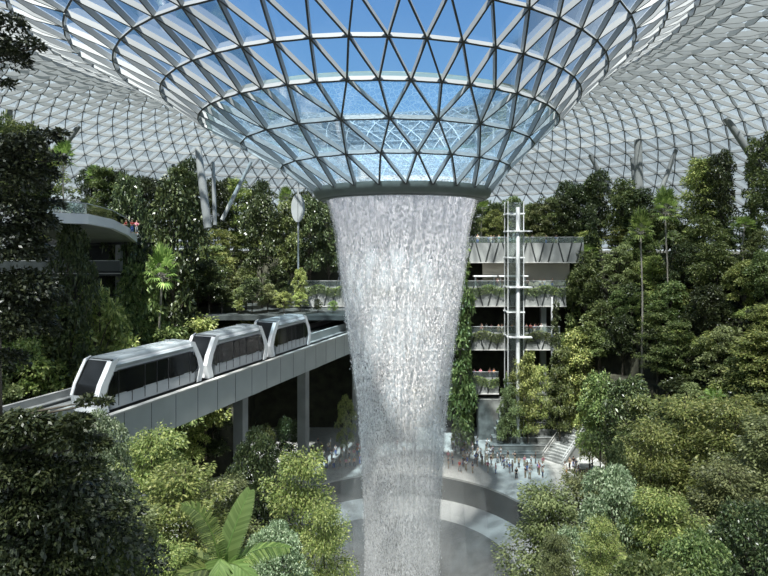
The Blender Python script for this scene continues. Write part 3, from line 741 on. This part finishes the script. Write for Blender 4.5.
def gen_round(H, R, n, ls, mat, k=22, low=.35, bark='bark'):
    m = MB(); tp = wob(H*.85, .4); trunk(m, tp, .045*R+.06, .05); cl = []
    for i in range(k):
        f = (i+.5)/k; z = H*(low+(1-low)*f*.92); rr = R*math.sin(PI*min(1,.18+.78*f))**.7*random.uniform(.35, .95); a = i*2.4+random.uniform(-.4,.4)
        r = R*random.uniform(.22, .42); x, y = rr*math.cos(a), rr*math.sin(a); cl.append((x, y, z, r))
        c = tp[min(5, int(z/H*4.2))]; s = Vector((c.x, c.y, max(.5, z-.5*rr-.4))); m.tube([s, s.lerp(Vector((x,y,z)), .6)+Vector((0,0,.2)), (x,y,z)], [.06,.04,.02], 5, False)
    return lumps(m, cl, n, ls, mat, bark, H)
def gen_column(H, R, n, ls, mat, bark='bark'):
    m = MB(); tp = wob(H*.96, .25); trunk(m, tp, .12, .03); cl = []
    k = int(H*1.8)
    for i in range(k):
        f = (i+.5)/k; rr = R*random.uniform(.2, .75)*(1.05-.75*f); a = i*2.4; cl.append((rr*math.cos(a), rr*math.sin(a), H*(.06+.92*f), R*random.uniform(.38, .6)*(1.1-.6*f)))
    return lumps(m, cl, n, ls, mat, bark, H, 1.0)
def frond(c, az, L, lift, droop, lw, nl, P, D, U, m, wdt=None, tip=.25):
    # feather frond: a rachis that arches out, leaflets on both sides
    dv = np.array([math.cos(az), math.sin(az), 0]); sd = np.array([-dv[1], dv[0], 0]); pts = []
    for t in np.linspace(0, 1, 9): pts.append(Vector(tuple(np.array(c)+dv*L*t*math.cos(lift)*(1-.18*t)+np.array([0,0,L*(t*math.sin(lift)-droop*t*t)]))))
    m.tube(pts, [.035*(1-.85*i/8)+.004 for i in range(9)], 4, False)
    for i in range(nl):
        t = .12+.88*i/nl; k = min(7, int(t*8)); p = pts[k].lerp(pts[k+1], t*8-k); w = lw*math.sin(PI*min(1, tip+(1-tip)*t*.93))
        tg = (pts[k+1]-pts[k]).normalized()
        for s in (-1, 1):
            P.append(tuple(p)); d = np.array(tg)*.55+sd*s*.9+np.array([0,0,-.22]); d /= np.linalg.norm(d); D.append(d*1.0); U.append(np.cross(np.array(tg), sd)*1.0); frond.L.append(w)
frond.L = []
def palmpack(P, D, U, W, mat, m, bark, H, name='palm'):
    P = np.array(P); D = np.array(D); U = np.array(U); L = np.array(frond.L); frond.L = []
    U = np.where(U[:,2:3] < 0, -U, U)
    m2 = m.build('trunk', bark, None, True); tm = m2.data; bpy.data.objects.remove(m2)
    n = len(P); S = np.cross(D, U); S /= np.linalg.norm(S, axis=1)[:,None]; L2 = L*(.9+.2*rng.random(n)); bend = np.array([0,0,-1.])*(L2*.22)[:,None]
    a = P; w = W/2; mid = P+D*(L2*.5)[:,None]; V = np.stack([a, mid+S*w, P+D*L2[:,None]+bend, mid-S*w], 1).reshape(-1,3)
    return dict(leaf=mesh_np('fronds', V, np.arange(n*4).reshape(-1,4), mat), trunk=tm, H=H)
def gen_feather(H, nf, L, mat, nl=34, lw=.55, bark='bark_pale', W=.09, r=.13):
    m = MB(); tp = wob(H-L*.35, .3); trunk(m, tp, r, r*.75); P=[];D=[];U=[]
    c = tuple(tp[-1])
    for i in range(nf): frond(c, i*2.4, L*random.uniform(.85,1.1), R_(72-58*i/nf+random.uniform(-6,6)), .35+.4*i/nf, lw, nl, P, D, U, m)
    return palmpack(P, D, U, W, mat, m, bark, H)
def gen_fan(H, nf, mat, R=1.6, bark='bark_pale', r=.12):
    m = MB(); tp = wob(H-R*.7, .25); trunk(m, tp, r, r*.8); P=[];D=[];U=[]; c = np.array(tp[-1])
    for i in range(nf):
        az = i*2.4; el = R_(75-95*i/nf); dv = np.array([math.cos(az)*math.cos(el), math.sin(az)*math.cos(el), math.sin(el)]); e = c+dv*R*.6
        m.tube([tuple(c), tuple(e)], .02, 4, False); sd = np.array([-math.sin(az), math.cos(az), 0]); nn = np.cross(sd, dv)
        for k in range(13):
            t = R_(-110+220*k/12); d = dv*math.cos(t)+sd*math.sin(t)+nn*(-.1); P.append(e); D.append(d/np.linalg.norm(d)); U.append(nn if nn[2] > 0 else -nn); frond.L.append(R*.62*(1-.15*abs(t)))
    return palmpack(P, D, U, .16, mat, m, bark, H)
def gen_conifer(H, R, n, mat, bark='bark'):
    m = MB(); tp = [Vector((0,0,H*i/5)) for i in range(6)]; trunk(m, tp, .14, .02); P=[];D=[]
    tiers = 13; nb = 7; per = n//(tiers*nb)
    for t in range(tiers):
        f = t/(tiers-1); z = H*(.12+.87*f); r = R*(1-.86*f)
        for b in range(nb):
            a = t*.7+b*2*PI/nb; dv = np.array([math.cos(a), math.sin(a), 0]); sd = np.array([-dv[1], dv[0], 0]); m.tube([(0,0,z), tuple(dv*r*.6+[0,0,z-.05*r]), tuple(dv*r+[0,0,z+.08*r])], [.03,.02,.01], 4, False)
            u = rng.random(per); s = rng.normal(0, .13, per)*r*(1.1-u); P.append(dv*(u*r)[:,None]+sd*s[:,None]+np.array([0,0,z])+np.stack([0*u,0*u,.12*r*(u-.5)**2-.03],1))
            d = dv*.8+sd*(np.sign(s)*.6)[:,None]+rng.normal(0,.15,(per,3)); D.append(d/np.linalg.norm(d,axis=1)[:,None])
    P = np.concatenate(P); D = np.concatenate(D); return pack('con', P, D, ups(len(P), .3), .34, .10, mat, m, bark, H)
def gen_shrub(R, n, ls, mat):
    m = MB(); [m.tube([(0,0,-.1), (R*.3*math.cos(a), R*.3*math.sin(a), R*.6)], [.04,.015], 4, False) for a in (0,2,4)]
    cl = [(R*.55*math.cos(a), R*.55*math.sin(a), R*random.uniform(.35,.6), R*.42) for a in range(6)]+[(0,0,R*.75,R*.5)]
    return lumps(m, cl, n, ls, mat, 'bark', R*1.2)
PR = {}
for v in (0, 1):
    PR['layered', v] = gen_layered(11, 3.8, 6500, .38, 'leaf_light' if v else 'leaf_mid', 6+v)
    PR['dense', v] = gen_round(11, 3.4, 6000, .38, 'leaf_dark' if v else 'leaf_mid', 24)
    PR['olive', v] = gen_round(9.5, 3.3, 6000, .34, 'leaf_olive' if v else 'leaf_light', 20, .25)
    PR['column', v] = gen_column(12, 1.7, 4800, .34, 'leaf_mid' if v else 'leaf_dark')
    PR['fan', v] = gen_fan(10, 26, 'leaf_palm', 1.9 if v else 1.6)
    PR['feather', v] = gen_feather(10, 16, 3.1, 'leaf_palm' if v else 'leaf_mid', 30, .7)
    PR['fern', v] = gen_feather(3.6, 15, 2.8, 'leaf_light' if v else 'leaf_olive', 34, .5, 'bark', .08, .14)
PR['conifer', 0] = gen_conifer(11, 3.0, 7000, 'leaf_mid'); PR['conifer', 1] = gen_conifer(9, 3.2, 7000, 'leaf_olive')
PR['shrub', 0] = gen_shrub(2.0, 2200, .24, 'leaf_light'); PR['shrub', 1] = gen_shrub(2.0, 2200, .3, 'leaf_dark')
PR['layered_near', 0] = gen_layered(14, 4.0, 26000, .20, 'leaf_light', 8, .3); PR['layered_near', 1] = gen_layered(13, 3.8, 25000, .20, 'leaf_olive', 9, .3)
PR['dense_near', 0] = gen_round(13, 3.4, 24000, .22, 'leaf_mid', 30); PR['dense_near', 1] = gen_round(12, 3.3, 24000, .21, 'leaf_silver', 30)
PR['dark_near', 0] = gen_round(12, 3.4, 23000, .22, 'leaf_dark', 32); PR['dark_near', 1] = gen_round(12, 3.4, 26000, .18, 'leaf_near_shade', 32)
KINDS = dict(layered=('layered_tree','layered tree','tree'), dense=('dense_tree','dense leafy tree','tree'), olive=('bushy_tree','bushy tree','tree'),
    column=('columnar_tree','slim climber-clad tree','tree'), fan=('fan_palm','fan palm','palm'), feather=('feather_palm','feather palm','palm'), fern=('tree_fern','tree fern','fern'),
    conifer=('conifer','tiered conifer','tree'), shrub=('shrub','rounded shrub','shrub'), layered_near=('layered_tree','airy layered tree','tree'), dense_near=('dense_tree','leafy tree','tree'), dark_near=('dark_tree','dark-leaved tree','tree'))
COLR = {('layered',0):'mid green',('layered',1):'light green',('dense',0):'mid green',('dense',1):'dark green',('olive',0):'light green',('olive',1):'olive green',('column',0):'dark green',('column',1):'mid green',
    ('fan',0):'green',('fan',1):'broad-crowned green',('feather',0):'dull green',('feather',1):'bright green',('fern',0):'olive',('fern',1):'light green',('conifer',0):'mid green',('conifer',1):'olive green',('shrub',0):'light green',('shrub',1):'dark green',
    ('layered_near',0):'light green',('layered_near',1):'olive green',('dense_near',0):'mid green',('dense_near',1):'silvery green',('dark_near',0):'dark green',('dark_near',1):'shade-darkened'}
PLANTS = []
def plant(kind, v, x, y, ztop=None, H=None, wide=1., place=''):
    p = PR[kind, v]; z0 = 22.3 if (-33 < x < 2.6 and 86.5 < y < 104.5 and kind != 'shrub' and not (ztop is not None and ztop < 24)) else T(x, y)-.1
    s = (ztop-z0)/p['H'] if ztop is not None else H/p['H']
    s = max(s, .15); PLANTS.append((kind, v, x, y, z0, s, wide, place, len(PLANTS)))
def sky(px):
    xs_ = [0,50,90,130,160,190,215,240,270,300,340,460,490,520,560,585,605,625,650,680,700,730,768]; ys_ = [120,145,165,180,182,168,182,188,192,190,196,200,202,205,196,188,180,188,205,200,160,158,128]
    return float(np.interp(px, xs_, ys_))
# ring planting on the terraces
RK = ['layered','dense','olive','column','fan','feather','dense','olive','layered','fern','dense','olive','layered','conifer','dense','olive']
for (rr, sp, hh) in ((33.2,4.6,(7,10)), (37.2,4.6,(7,10.5)), (41.2,4.6,(7,11)), (45.2,4.6,(7,11)), (49.2,4.8,(8,11)), (53.5,4.9,(8,11)), (58,4.6,None), (64,6.2,None)):
    n = int(2*PI*rr/sp)
    for j in range(n):
        a = 2*PI*(j+.3*random.uniform(-1,1))/n; r = rr+random.uniform(-.7,.7); x, y = AX+r*math.sin(a), AY+r*math.cos(a)
        if y < 46: continue
        px = 384+F*x/y
        if px < -30 or px > 800: continue
        if -24 < x < 33 and 79 < y < 105: continue
        if -14.5 < lateral(x, y) : 
            if x < 0 and y < 104: continue
        if -47 < x < -27 and 40 < y < 90 and r > 30 and 20 < T(x,y) : 
            if random.random() < .6: continue
        k = RK[random.randrange(len(RK))]; v = random.randrange(2); side = 'left' if px < 384 else 'right'
        if hh is None:
            k = random.choice(['dense','dense','layered','column','fan','dense'])
            zt = EYE+(HOR-sky(px)-random.uniform(-12,3))/F*y
            if rr > 60: zt -= random.uniform(0,2)
            if zt-T(x,y) < 4: zt = T(x,y)+4
            plant(k, v, x, y, ztop=zt, wide=random.uniform(.8,1.), place='top of the %s slope' % side)
        else:
            tx = T(x, y); plant(k, v, x, y, H=random.uniform(*hh)*(.55 if k == 'fern' else 1), wide=random.uniform(.85,1.15), place='%s of the %s slope' % ('low part' if tx < 10 else 'middle' if tx < 22 else 'upper part', side))
            if random.random() < .9:
                a2 = a+.5*2*PI/n; r2 = r-1.3; x2, y2 = AX+r2*math.sin(a2), AY+r2*math.cos(a2)
                if not (-24 < x2 < 39 and 79 < y2 < 105) and not (-12.5 < lateral(x2,y2) < 5 and x2 < 0): plant('shrub', random.randrange(2), x2, y2, H=random.uniform(2,5), wide=1.3, place='%s of the %s slope' % ('low part' if tx < 10 else 'middle' if tx < 22 else 'upper part', side))
for j in range(64):
    a = 2*PI*j/64+random.uniform(-.03,.03)
    for r, hh in ((57.2,(4,6.5)),(61.5,(5,8)),(67.5,(7,10))):
        x, y = AX+(r+random.uniform(-.8,.8))*math.sin(a), AY+r*math.cos(a)
        if y < 48 or abs(x/y) > .72 or (-13 < lateral(x,y) < 5 and x < 0) or (-50 < x < -24 and y < 92): continue
        if r > 60 and abs(x) < 22: continue
        plant(random.choice(['olive','dense','layered','shrub','column']), random.randrange(2), x, y, H=random.uniform(*hh), wide=1.25, place='rim of the %s slope' % ('left' if x < 0 else 'right'))
for px, d, H_ in ((222,89,5),(238,90,4),(252,88,5.5),(268,91,4.5),(284,89,3.5),(300,91,3.2),(246,95,7),(276,96,7),(318,90,2.2),(333,89,2.)):
    plant('olive' if H_ < 5 else 'dense', random.randrange(2), X(px, d), d, H=H_, wide=1.2, place='flat roof behind the viaduct')
# behind the topmost gallery
for px, k, v, ty in ((468,'dense',1,205),(482,'fan',0,203),(496,'dense',1,204),(512,'dense',0,196),(534,'dense',0,203),(548,'dense',0,197),(562,'dense',1,196),(577,'dense',1,186),(590,'fan',1,182)):
    d = random.uniform(106.5, 110); p = at(px, ty, d); plant(k, v, p.x, d, ztop=p.z, wide=.9, place='behind the topmost gallery')
# custom trees: kind, variant, px, top row, distance, width, place
LS = [('fan',0,160,252,73,.8,'behind the first carriage'),('dense',1,70,222,60,.5,'beside the curved deck, on its left'),('olive',0,98,285,64,.8,'below the lower balcony'),('dense',0,140,262,74,.8,'right of the lower balcony'),('layered',1,528,352,90,.5,'at the cascade top'),('olive',1,508,385,90,.5,'at the cascade top'),('dense',1,286,418,76,.7,'in shade under the viaduct'),('dense',0,262,425,72,.7,'in shade under the viaduct'),('column',1,461,190,90,.8,'beside the right edge of the falls'),('column',0,556,300,92,.6,'right end of the galleries'),  # the two trees under the viaduct are added to darken the lit floor
  ('fan',1,667,193,86,.8,'right slope before the sky gap'),('fan',0,642,214,84,.8,'right slope below the thick column'),('fan',0,95,168,97,.8,'left above the curved deck'),('dense',1,128,178,78,.6,'left behind the curved deck tip'),('dense',1,172,180,84,.8,'left of the thick left column'),
  ('olive',0,346,395,86,.42,'on the plaza left of the falls'),('layered',1,520,358,91,.55,'in front of the galleries by the cascade'),('layered',1,541,366,93,.5,'in front of the galleries by the cascade'),('column',1,507,372,91,.55,'in front of the galleries by the cascade'),
  ('column',1,468,330,92,.5,'beside the right edge of the falls'),('conifer',1,116,338,66,1.,'behind the first carriage'),('layered',1,205,318,80,1.,'behind the second carriage'),('layered',0,165,330,74,1.,'behind the first carriage'),('dense',0,60,300,60,1.,'behind the empty second track'),('olive',0,20,340,56,1.,'behind the empty second track'),('olive',0,240,300,88,.9,'behind the second carriage'),('olive',0,300,268,94,.6,'left end of the second gallery'),
  ('olive',0,275,290,93,.7,'left end of the second gallery'),('dense',0,285,200,98,.8,'left end of the second gallery'),('dense',1,310,198,99,.8,'left end of the second gallery'),('dense',1,328,205,101,.7,'left end of the second gallery'),('dense',1,262,195,97,.8,'left end of the second gallery'),
  ('layered_near',0,150,432,35,.9,'bottom left below the viaduct'),('layered_near',0,182,470,29,1.,'bottom left below the viaduct'),('dense_near',0,118,440,39,.7,'bottom left below the viaduct'),('layered_near',0,298,455,31,.7,'bottom left nearest the pool'),
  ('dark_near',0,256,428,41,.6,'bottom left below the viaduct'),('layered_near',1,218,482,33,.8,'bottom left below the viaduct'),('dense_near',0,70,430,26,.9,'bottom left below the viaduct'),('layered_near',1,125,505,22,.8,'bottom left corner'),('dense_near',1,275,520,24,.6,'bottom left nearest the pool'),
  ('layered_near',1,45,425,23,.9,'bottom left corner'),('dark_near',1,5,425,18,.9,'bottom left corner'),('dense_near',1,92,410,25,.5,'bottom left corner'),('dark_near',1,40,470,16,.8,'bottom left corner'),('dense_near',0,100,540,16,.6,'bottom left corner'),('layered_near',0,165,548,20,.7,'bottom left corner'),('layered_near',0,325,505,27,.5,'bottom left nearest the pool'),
  ('layered_near',1,548,492,35,.85,'bottom right nearest the pool'),('layered_near',1,588,476,37,.8,'bottom right nearest the pool'),('dense_near',1,612,462,30,.6,'bottom right in front of the stairs'),('dark_near',0,616,440,36,.35,'bottom right in front of the stairs'),('layered_near',0,690,398,44,1.15,'right below the middle slope'),('layered_near',0,648,425,42,.8,'right below the middle slope'),
  ('layered_near',0,738,402,40,1.1,'right below the middle slope'),('layered_near',1,772,418,34,1.,'right edge of the picture'),('layered_near',0,600,520,25,.6,'bottom right corner'),('layered_near',0,664,492,28,.8,'bottom right corner'),('layered_near',1,722,468,31,.9,'bottom right corner'),('dense_near',0,700,528,21,.7,'bottom right corner'),
  ('layered_near',1,556,535,26,.6,'bottom right nearest the pool'),('dark_near',0,752,500,22,.7,'bottom right corner'),('dense_near',0,650,552,18,.7,'bottom right corner'),('dense',0,600,372,76,.8,'right above the stairs'),('dense',1,628,380,70,.9,'right above the stairs'),('olive',0,590,395,80,.6,'right above the stairs'),('layered',0,640,400,62,.8,'right above the stairs'),
  ('column',1,572,270,98,.9,'right end of the galleries'),('dense',0,585,250,97,.8,'right end of the galleries'),('layered',1,575,330,92,.8,'right end of the galleries'),('dense',0,600,300,92,.9,'right end of the galleries'),('column',0,592,200,100,1.,'right end of the galleries'),('layered',0,560,350,90,.6,'right end of the galleries')]
for k, v, px, ty, d, w, pl in LS:
    p = at(px, ty, d); plant(k, v, p.x, d, ztop=p.z, wide=w, place=pl)
# plants that stand wholly behind nearer foliage are left out
HIDDEN_PLANTS = {0,2,3,5,8,9,10,11,12,13,14,15,16,17,18,19,28,32,34,38,40,41,42,43,44,45,46,47,48,49,50,51,52,53,54,55,56,57,58,60,75,76,77,79,81,82,84,85,86,88,92,94,96,119,120,122,124,125,126,127,128,129,130,132,140,141,145,150,154,171,172,173,174,175,176,177,179,180,181,182,185,189,191,197,198,201,202,203,205,206,207,208,223,224,225,228,229,230,231,232,234,236,238,242,243,244,245,246,247,256,258,268,285,289,290,291,308,310,311,312,313,314,315,316,317,318,319,320,321,323,329,335,336,338,341,342,343,344,345,346,347,348,350,351,352,355,356,357,358,359,366,369,370,371,430}
RNK = {}
for P_ in PLANTS: RNK.setdefault((P_[0], P_[1], P_[7]), []).append(P_)
for key, L in RNK.items():
    L.sort(key=lambda q: q[2]/q[3]); nm, desc, cat = KINDS[key[0]]; pr = PR[key[0], key[1]]
    seen = [q for q in L if q[8] not in HIDDEN_PLANTS]
    for kind, v, x, y, z0, s, wide, place, idx in L:
        if idx in HIDDEN_PLANTS: continue
        o = empty(nm, (x, y, z0), (idx*2.399) % 6.283); w = s*wide if s < 1.25 else (1.0+.35*(s-1))*wide
        o.scale = (w, w, s)
        lab = '%s %s, %s' % (COLR[key[0], key[1]], desc, place)
        if len(seen) > 1: lab += ', %s from left' % ordn([q[8] for q in seen].index(idx))
        tag(o, lab, cat, '%ss: %s' % (desc, place))
        link('fronds' if kind in ('fan','feather','fern') else 'foliage', pr['leaf'], o); link('trunk', pr['trunk'], o)
print('plants', len(PLANTS))

# near dark tree on the left, crowns built where its boughs hang
def near_tree(name, label, base, top, blobs, n, ls, mat):
    o = empty(name, base, 0, label, 'tree'); b = Vector(base); m = MB(); cl = []
    t = Vector(top)-b; m.tube([(0,0,0), t*.5+Vector((.2,.1,0)), t], [.28,.22,.08], 10)
    for (px, py, d, r) in blobs:
        p = at(px, py, d)-b; cl.append((p.x, p.y, p.z, r)); f = min(.95, max(.2, (p.z-.6)/max(t.z, 1))); s = t*f
        m.tube([s, s.lerp(p, .5)+Vector((0,0,.15)), p], [.06,.035,.012], 6, False)
    pr = lumps(m, cl, n, ls, mat, 'bark', 10, .6); link('foliage', pr['leaf'], o); link('trunk', pr['trunk'], o)
near_tree('overhanging_tree', 'shade-darkened overhanging tree at the left edge, boughs against the dome', (-9.6, 11.5, 22), (-9.3, 11.5, 38.5),
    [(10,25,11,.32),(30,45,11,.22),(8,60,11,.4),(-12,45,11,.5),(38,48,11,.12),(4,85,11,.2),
     (20,150,11,.5),(45,138,11.4,.28),(60,134,11.4,.16),(-20,160,11,.9),(15,185,11,.6),(40,175,11.5,.35),(10,215,11,.7),(35,225,11.5,.45),(-10,250,11,1.),(30,255,11.3,.45),(50,205,11.6,.25),(20,290,11,.7),(55,300,11.6,.25),(-5,320,11,1.),(30,330,11.3,.5),(5,362,11,.4),(58,160,11.8,.2)], 26000, .10, 'leaf_near_shade')
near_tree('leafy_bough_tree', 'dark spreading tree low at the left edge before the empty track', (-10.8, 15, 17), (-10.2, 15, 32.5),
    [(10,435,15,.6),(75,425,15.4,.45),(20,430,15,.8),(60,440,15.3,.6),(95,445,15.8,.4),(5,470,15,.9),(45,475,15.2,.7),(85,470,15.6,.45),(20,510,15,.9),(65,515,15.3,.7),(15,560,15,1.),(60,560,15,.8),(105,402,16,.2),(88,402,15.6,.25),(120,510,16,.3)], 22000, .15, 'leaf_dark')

# hero palm in the foreground
hp = empty('palm', (-5.4, 20, T(-5.4,20)), 0, 'foreground palm with one broad upright bright green frond and drooping side fronds', 'palm')
def hero():
    base = at(221, 572, 20)-Vector(hp.location); m = MB(); m.tube([(0,0,0), base*.5+Vector((.1,0,0)), base], [.2,.16,.12], 12)
    m2 = m.build('trunk', 'bark_pale', hp, True)
    def fr(p0, p1, p2, lw, nl, mat, W, gap=1., nm='frond', stiff=.15):
        P=[];D=[];U=[]; m = MB(); pts = []
        for t in np.linspace(0,1,13): pts.append(p0*(1-t)**2+p1*2*t*(1-t)+p2*t*t)
        m.tube(pts, [.035*(1-.8*i/12) for i in range(13)], 5, False)
        loc0 = Vector(hp.location)
        for i in range(nl):
            t = .06+.94*i/nl; k = min(11, int(t*12)); p = pts[k].lerp(pts[k+1], t*12-k); tg = (pts[k+1]-pts[k]).normalized(); view = Vector((.15,-1,.55)).normalized()
            sd = tg.cross(view).normalized(); w = lw*(math.sin(PI*min(1,.22+.74*t))**.6)
            for s in (-1, 1):
                P.append(tuple(p)); d = tg*(.75)+sd*s*.8+Vector((0,0,-stiff)); D.append(tuple(d.normalized())); U.append(tuple(view)); frond.L.append(w)
        P = np.array(P); D = np.array(D); U = np.array(U); L = np.array(frond.L); frond.L = []
        S = np.cross(D, U); S /= np.linalg.norm(S,axis=1)[:,None]; q1 = P+D*(L*.3)[:,None]; q2 = P+D*(L*.75)[:,None]+np.array([0,0,-.05])*L[:,None]; tip = P+D*L[:,None]+np.array([0,0,-.16])*L[:,None]
        V = np.stack([P-S*W*.3, P+S*W*.3, q1+S*W/2, q1-S*W/2, q2+S*W*.4, q2-S*W*.4, tip, tip+S*.004], 1); n = len(P)
        fi = np.array([(0,1,2,3),(3,2,4,5),(5,4,7,6)]); Q = (np.arange(n)[:,None,None]*8+fi[None]).reshape(-1,4)
        f = link(nm, mesh_np(nm, V.reshape(-1,3), Q, mat), hp); r = m.build('midrib', mat, f)
    L0 = Vector(hp.location); w = lambda px, py, d: at(px, py, d)-L0
    c = base
    fr(c, w(232,530,20), w(250,490,20.3), .62, 46, 'leaf_hero', .085, stiff=.0)
    fr(c, w(212,505,19.6), w(182,505,19.2), .42, 46, 'leaf_palm', .04, stiff=.5)
    fr(c, w(232,545,19.), w(268,600,18.5), .62, 44, 'leaf_hero', .06, stiff=.6)
    fr(c, w(222,535,18.6), w(215,600,17.8), .60, 44, 'leaf_hero', .06, stiff=.6)
    fr(c, w(255,540,20.4), w(290,548,20.8), .5, 40, 'leaf_palm', .05, stiff=.5)
    fr(c, w(200,560,19.), w(158,590,18.4), .55, 40, 'leaf_palm', .05, stiff=.5)
    fr(c, w(190,545,21.), w(165,556,21.4), .5, 36, 'leaf_mid', .05, stiff=.4)
hero()
# fern fronds at lower right and lower left
for px, py, d, v, h, pl in ((604,545,27,1,3.2,'bottom right beside the silvery tree'),(725,545,25,0,3.2,'bottom right corner under layered trees')):
    p = at(px, py, d); pr = PR['fern', v]; o = empty('tree_fern', (p.x, d, p.z-h), random.uniform(0,6), '%s tree fern at the %s' % (COLR['fern', v], pl), 'fern', 'foreground tree ferns')
    o.scale = (.8,.8,h/3.6); link('fronds', pr['leaf'], o); t = link('trunk', pr['trunk'], o)
    z0 = T(p.x, d); k = MB().tube([(0,0,(z0-(p.z-h))/(h/3.6)), (0,0,.3)], [.2,.15], 8).build('lower_trunk', 'bark', o, True)

# low ground cover over the terraces
n = 170000; a = rng.random(n)*2*PI; r = 31.2+30*np.sqrt(rng.random(n))*rng.random(n)**.2; x = AX+r*np.sin(a); y = AY+r*np.cos(a)
z = np.array([T(p, q) for p, q in zip(x, y)]); up = rng.random(n)
keep = (y > 14) & (np.abs(x/np.maximum(y,1)) < .75) & ~((x > -24) & (x < 42) & (y > 78) & (y < 105))
P = np.stack([x, y, z+up*.5], 1)[keep]; n = len(P)
gc = link('ground_cover', leaf_mesh('ground_cover', P, dirs(n, 0, .9), ups(n, .6), .42, .2, 'leaf_mid')); tag(gc, 'low leafy ground cover spread over the planted terraces', 'ground cover', None, 'stuff')
# leafy climbers on the terrace risers
P = []
for R0, h in TERR[2:]:
    n = int(R0*700); a = rng.random(n)*2*PI; rr = R0-.1-.5*rng.random(n); x = AX+rr*np.sin(a); y = AY+rr*np.cos(a); zz = h+.4-rng.random(n)*5.5
    P.append(np.stack([x, y, zz], 1))
P = np.concatenate(P); k = (P[:,1] > 40) & ~((P[:,0] > -25) & (P[:,0] < 42) & (P[:,1] > 77)) & (np.abs(P[:,0]/P[:,1]) < .75); P = P[k]
k = np.array([not (-11.5 < lateral(p[0], p[1]) < 3.5 and p[2] > 13) for p in P]); P = P[k]; n = len(P)
gc = link('wall_climbers', leaf_mesh('wall_climbers', P, dirs(n, -.9, .1), ups(n, 1.2), .45, .24, 'leaf_dark')); tag(gc, 'dark climbers hanging over the planted terrace walls', 'climbers', None, 'stuff')

# ------------------------------------------------------------------ sky, sun, camera
SUN_EL, SUN_AZ = 66, 195        # azimuth clockwise from the view direction
w = bpy.data.worlds.new('World'); bpy.context.scene.world = w; w.use_nodes = True; nt = w.node_tree; N = nt.nodes; L = nt.links; N.clear()
o = N.new('ShaderNodeOutputWorld'); bg = N.new('ShaderNodeBackground'); s = N.new('ShaderNodeValToRGB')
sc_ = N.new('ShaderNodeVectorMath'); sc_.operation = 'SCALE'; sc_.inputs['Scale'].default_value = .62
tc = N.new('ShaderNodeTexCoord'); mp = N.new('ShaderNodeMapping'); mp.inputs['Scale'].default_value = (1.5,1.5,4.5); mp.inputs['Location'].default_value = (.3,0,.2)
n1 = N.new('ShaderNodeTexNoise'); n1.inputs['Scale'].default_value = 1.6; n1.inputs['Detail'].default_value = 7; n1.inputs['Roughness'].default_value = .55
L.new(tc.outputs['Generated'], mp.inputs[0]); L.new(mp.outputs[0], n1.inputs['Vector'])
r = N.new('ShaderNodeMapRange'); r.inputs['From Min'].default_value = .50; r.inputs['From Max'].default_value = .68; L.new(n1.outputs['Fac'], r.inputs[0])
sp = N.new('ShaderNodeSeparateXYZ'); L.new(tc.outputs['Generated'], sp.inputs[0])
hz = N.new('ShaderNodeMapRange'); hz.inputs['From Min'].default_value = .04; hz.inputs['From Max'].default_value = .19; hz.inputs['To Min'].default_value = .8; hz.inputs['To Max'].default_value = 0; L.new(sp.outputs[2], hz.inputs[0])
L.new(sp.outputs[2], s.inputs[0]); e = s.color_ramp.elements
e[0].position = 0; e[0].color = (.50,.66,.78,1); e[1].position = 1; e[1].color = (.05,.17,.50,1)
for p_, c_ in ((.13,(.38,.60,.84,1)),(.24,(.20,.46,.83,1)),(.42,(.12,.33,.72,1))): q_ = e.new(p_); q_.color = c_
# cloud bank on the right part of the sky
cx = N.new('ShaderNodeMapRange'); cx.inputs['From Min'].default_value = .20; cx.inputs['From Max'].default_value = .45; L.new(sp.outputs[0], cx.inputs[0])
m1 = N.new('ShaderNodeMath'); m1.operation = 'MULTIPLY'; L.new(r.outputs[0], m1.inputs[0]); L.new(cx.outputs[0], m1.inputs[1])
m2 = N.new('ShaderNodeMath'); m2.operation = 'MAXIMUM'; L.new(m1.outputs[0], m2.inputs[0]); L.new(hz.outputs[0], m2.inputs[1])
mx = N.new('ShaderNodeMix'); mx.data_type = 'RGBA'; mx.inputs[7].default_value = (.62,.68,.72,1)
L.new(s.outputs[0], sc_.inputs[0]); L.new(m2.outputs[0], mx.inputs[0]); L.new(sc_.outputs[0], mx.inputs[6]); L.new(mx.outputs[2], bg.inputs[0]); L.new(bg.outputs[0], o.inputs[0])
bg.inputs['Strength'].default_value = 1.0
sl = bpy.data.lights.new('sun', 'SUN'); sl.energy = 10.5; sl.angle = R_(2.); sl.color = (1,.965,.91); so = bpy.data.objects.new('sun', sl); C.objects.link(so)
az = R_(SUN_AZ); dv = Vector((math.sin(az)*math.cos(R_(SUN_EL)), math.cos(az)*math.cos(R_(SUN_EL)), math.sin(R_(SUN_EL))))
so.rotation_euler = dv.to_track_quat('Z', 'Y').to_euler(); so.location = (0,0,90)
cam = bpy.data.cameras.new('camera'); cam.sensor_width = 36; cam.lens = 36*F/768; cam.shift_y = -(288-HOR)/768; cam.clip_end = 2000
co = bpy.data.objects.new('camera', cam); C.objects.link(co); co.location = (0,0,EYE); co.rotation_euler = (PI/2,0,0)
S = bpy.context.scene; S.camera = co
S.view_settings.view_transform = 'Standard'; S.view_settings.look = 'None'; S.view_settings.gamma = 1; S.view_settings.use_curve_mapping = False
S.view_settings.exposure = 0.5
S.cycles.transparent_max_bounces = 24; S.cycles.max_bounces = 6; S.cycles.use_denoising = True; S.cycles.caustics_reflective = False; S.cycles.caustics_refractive = False
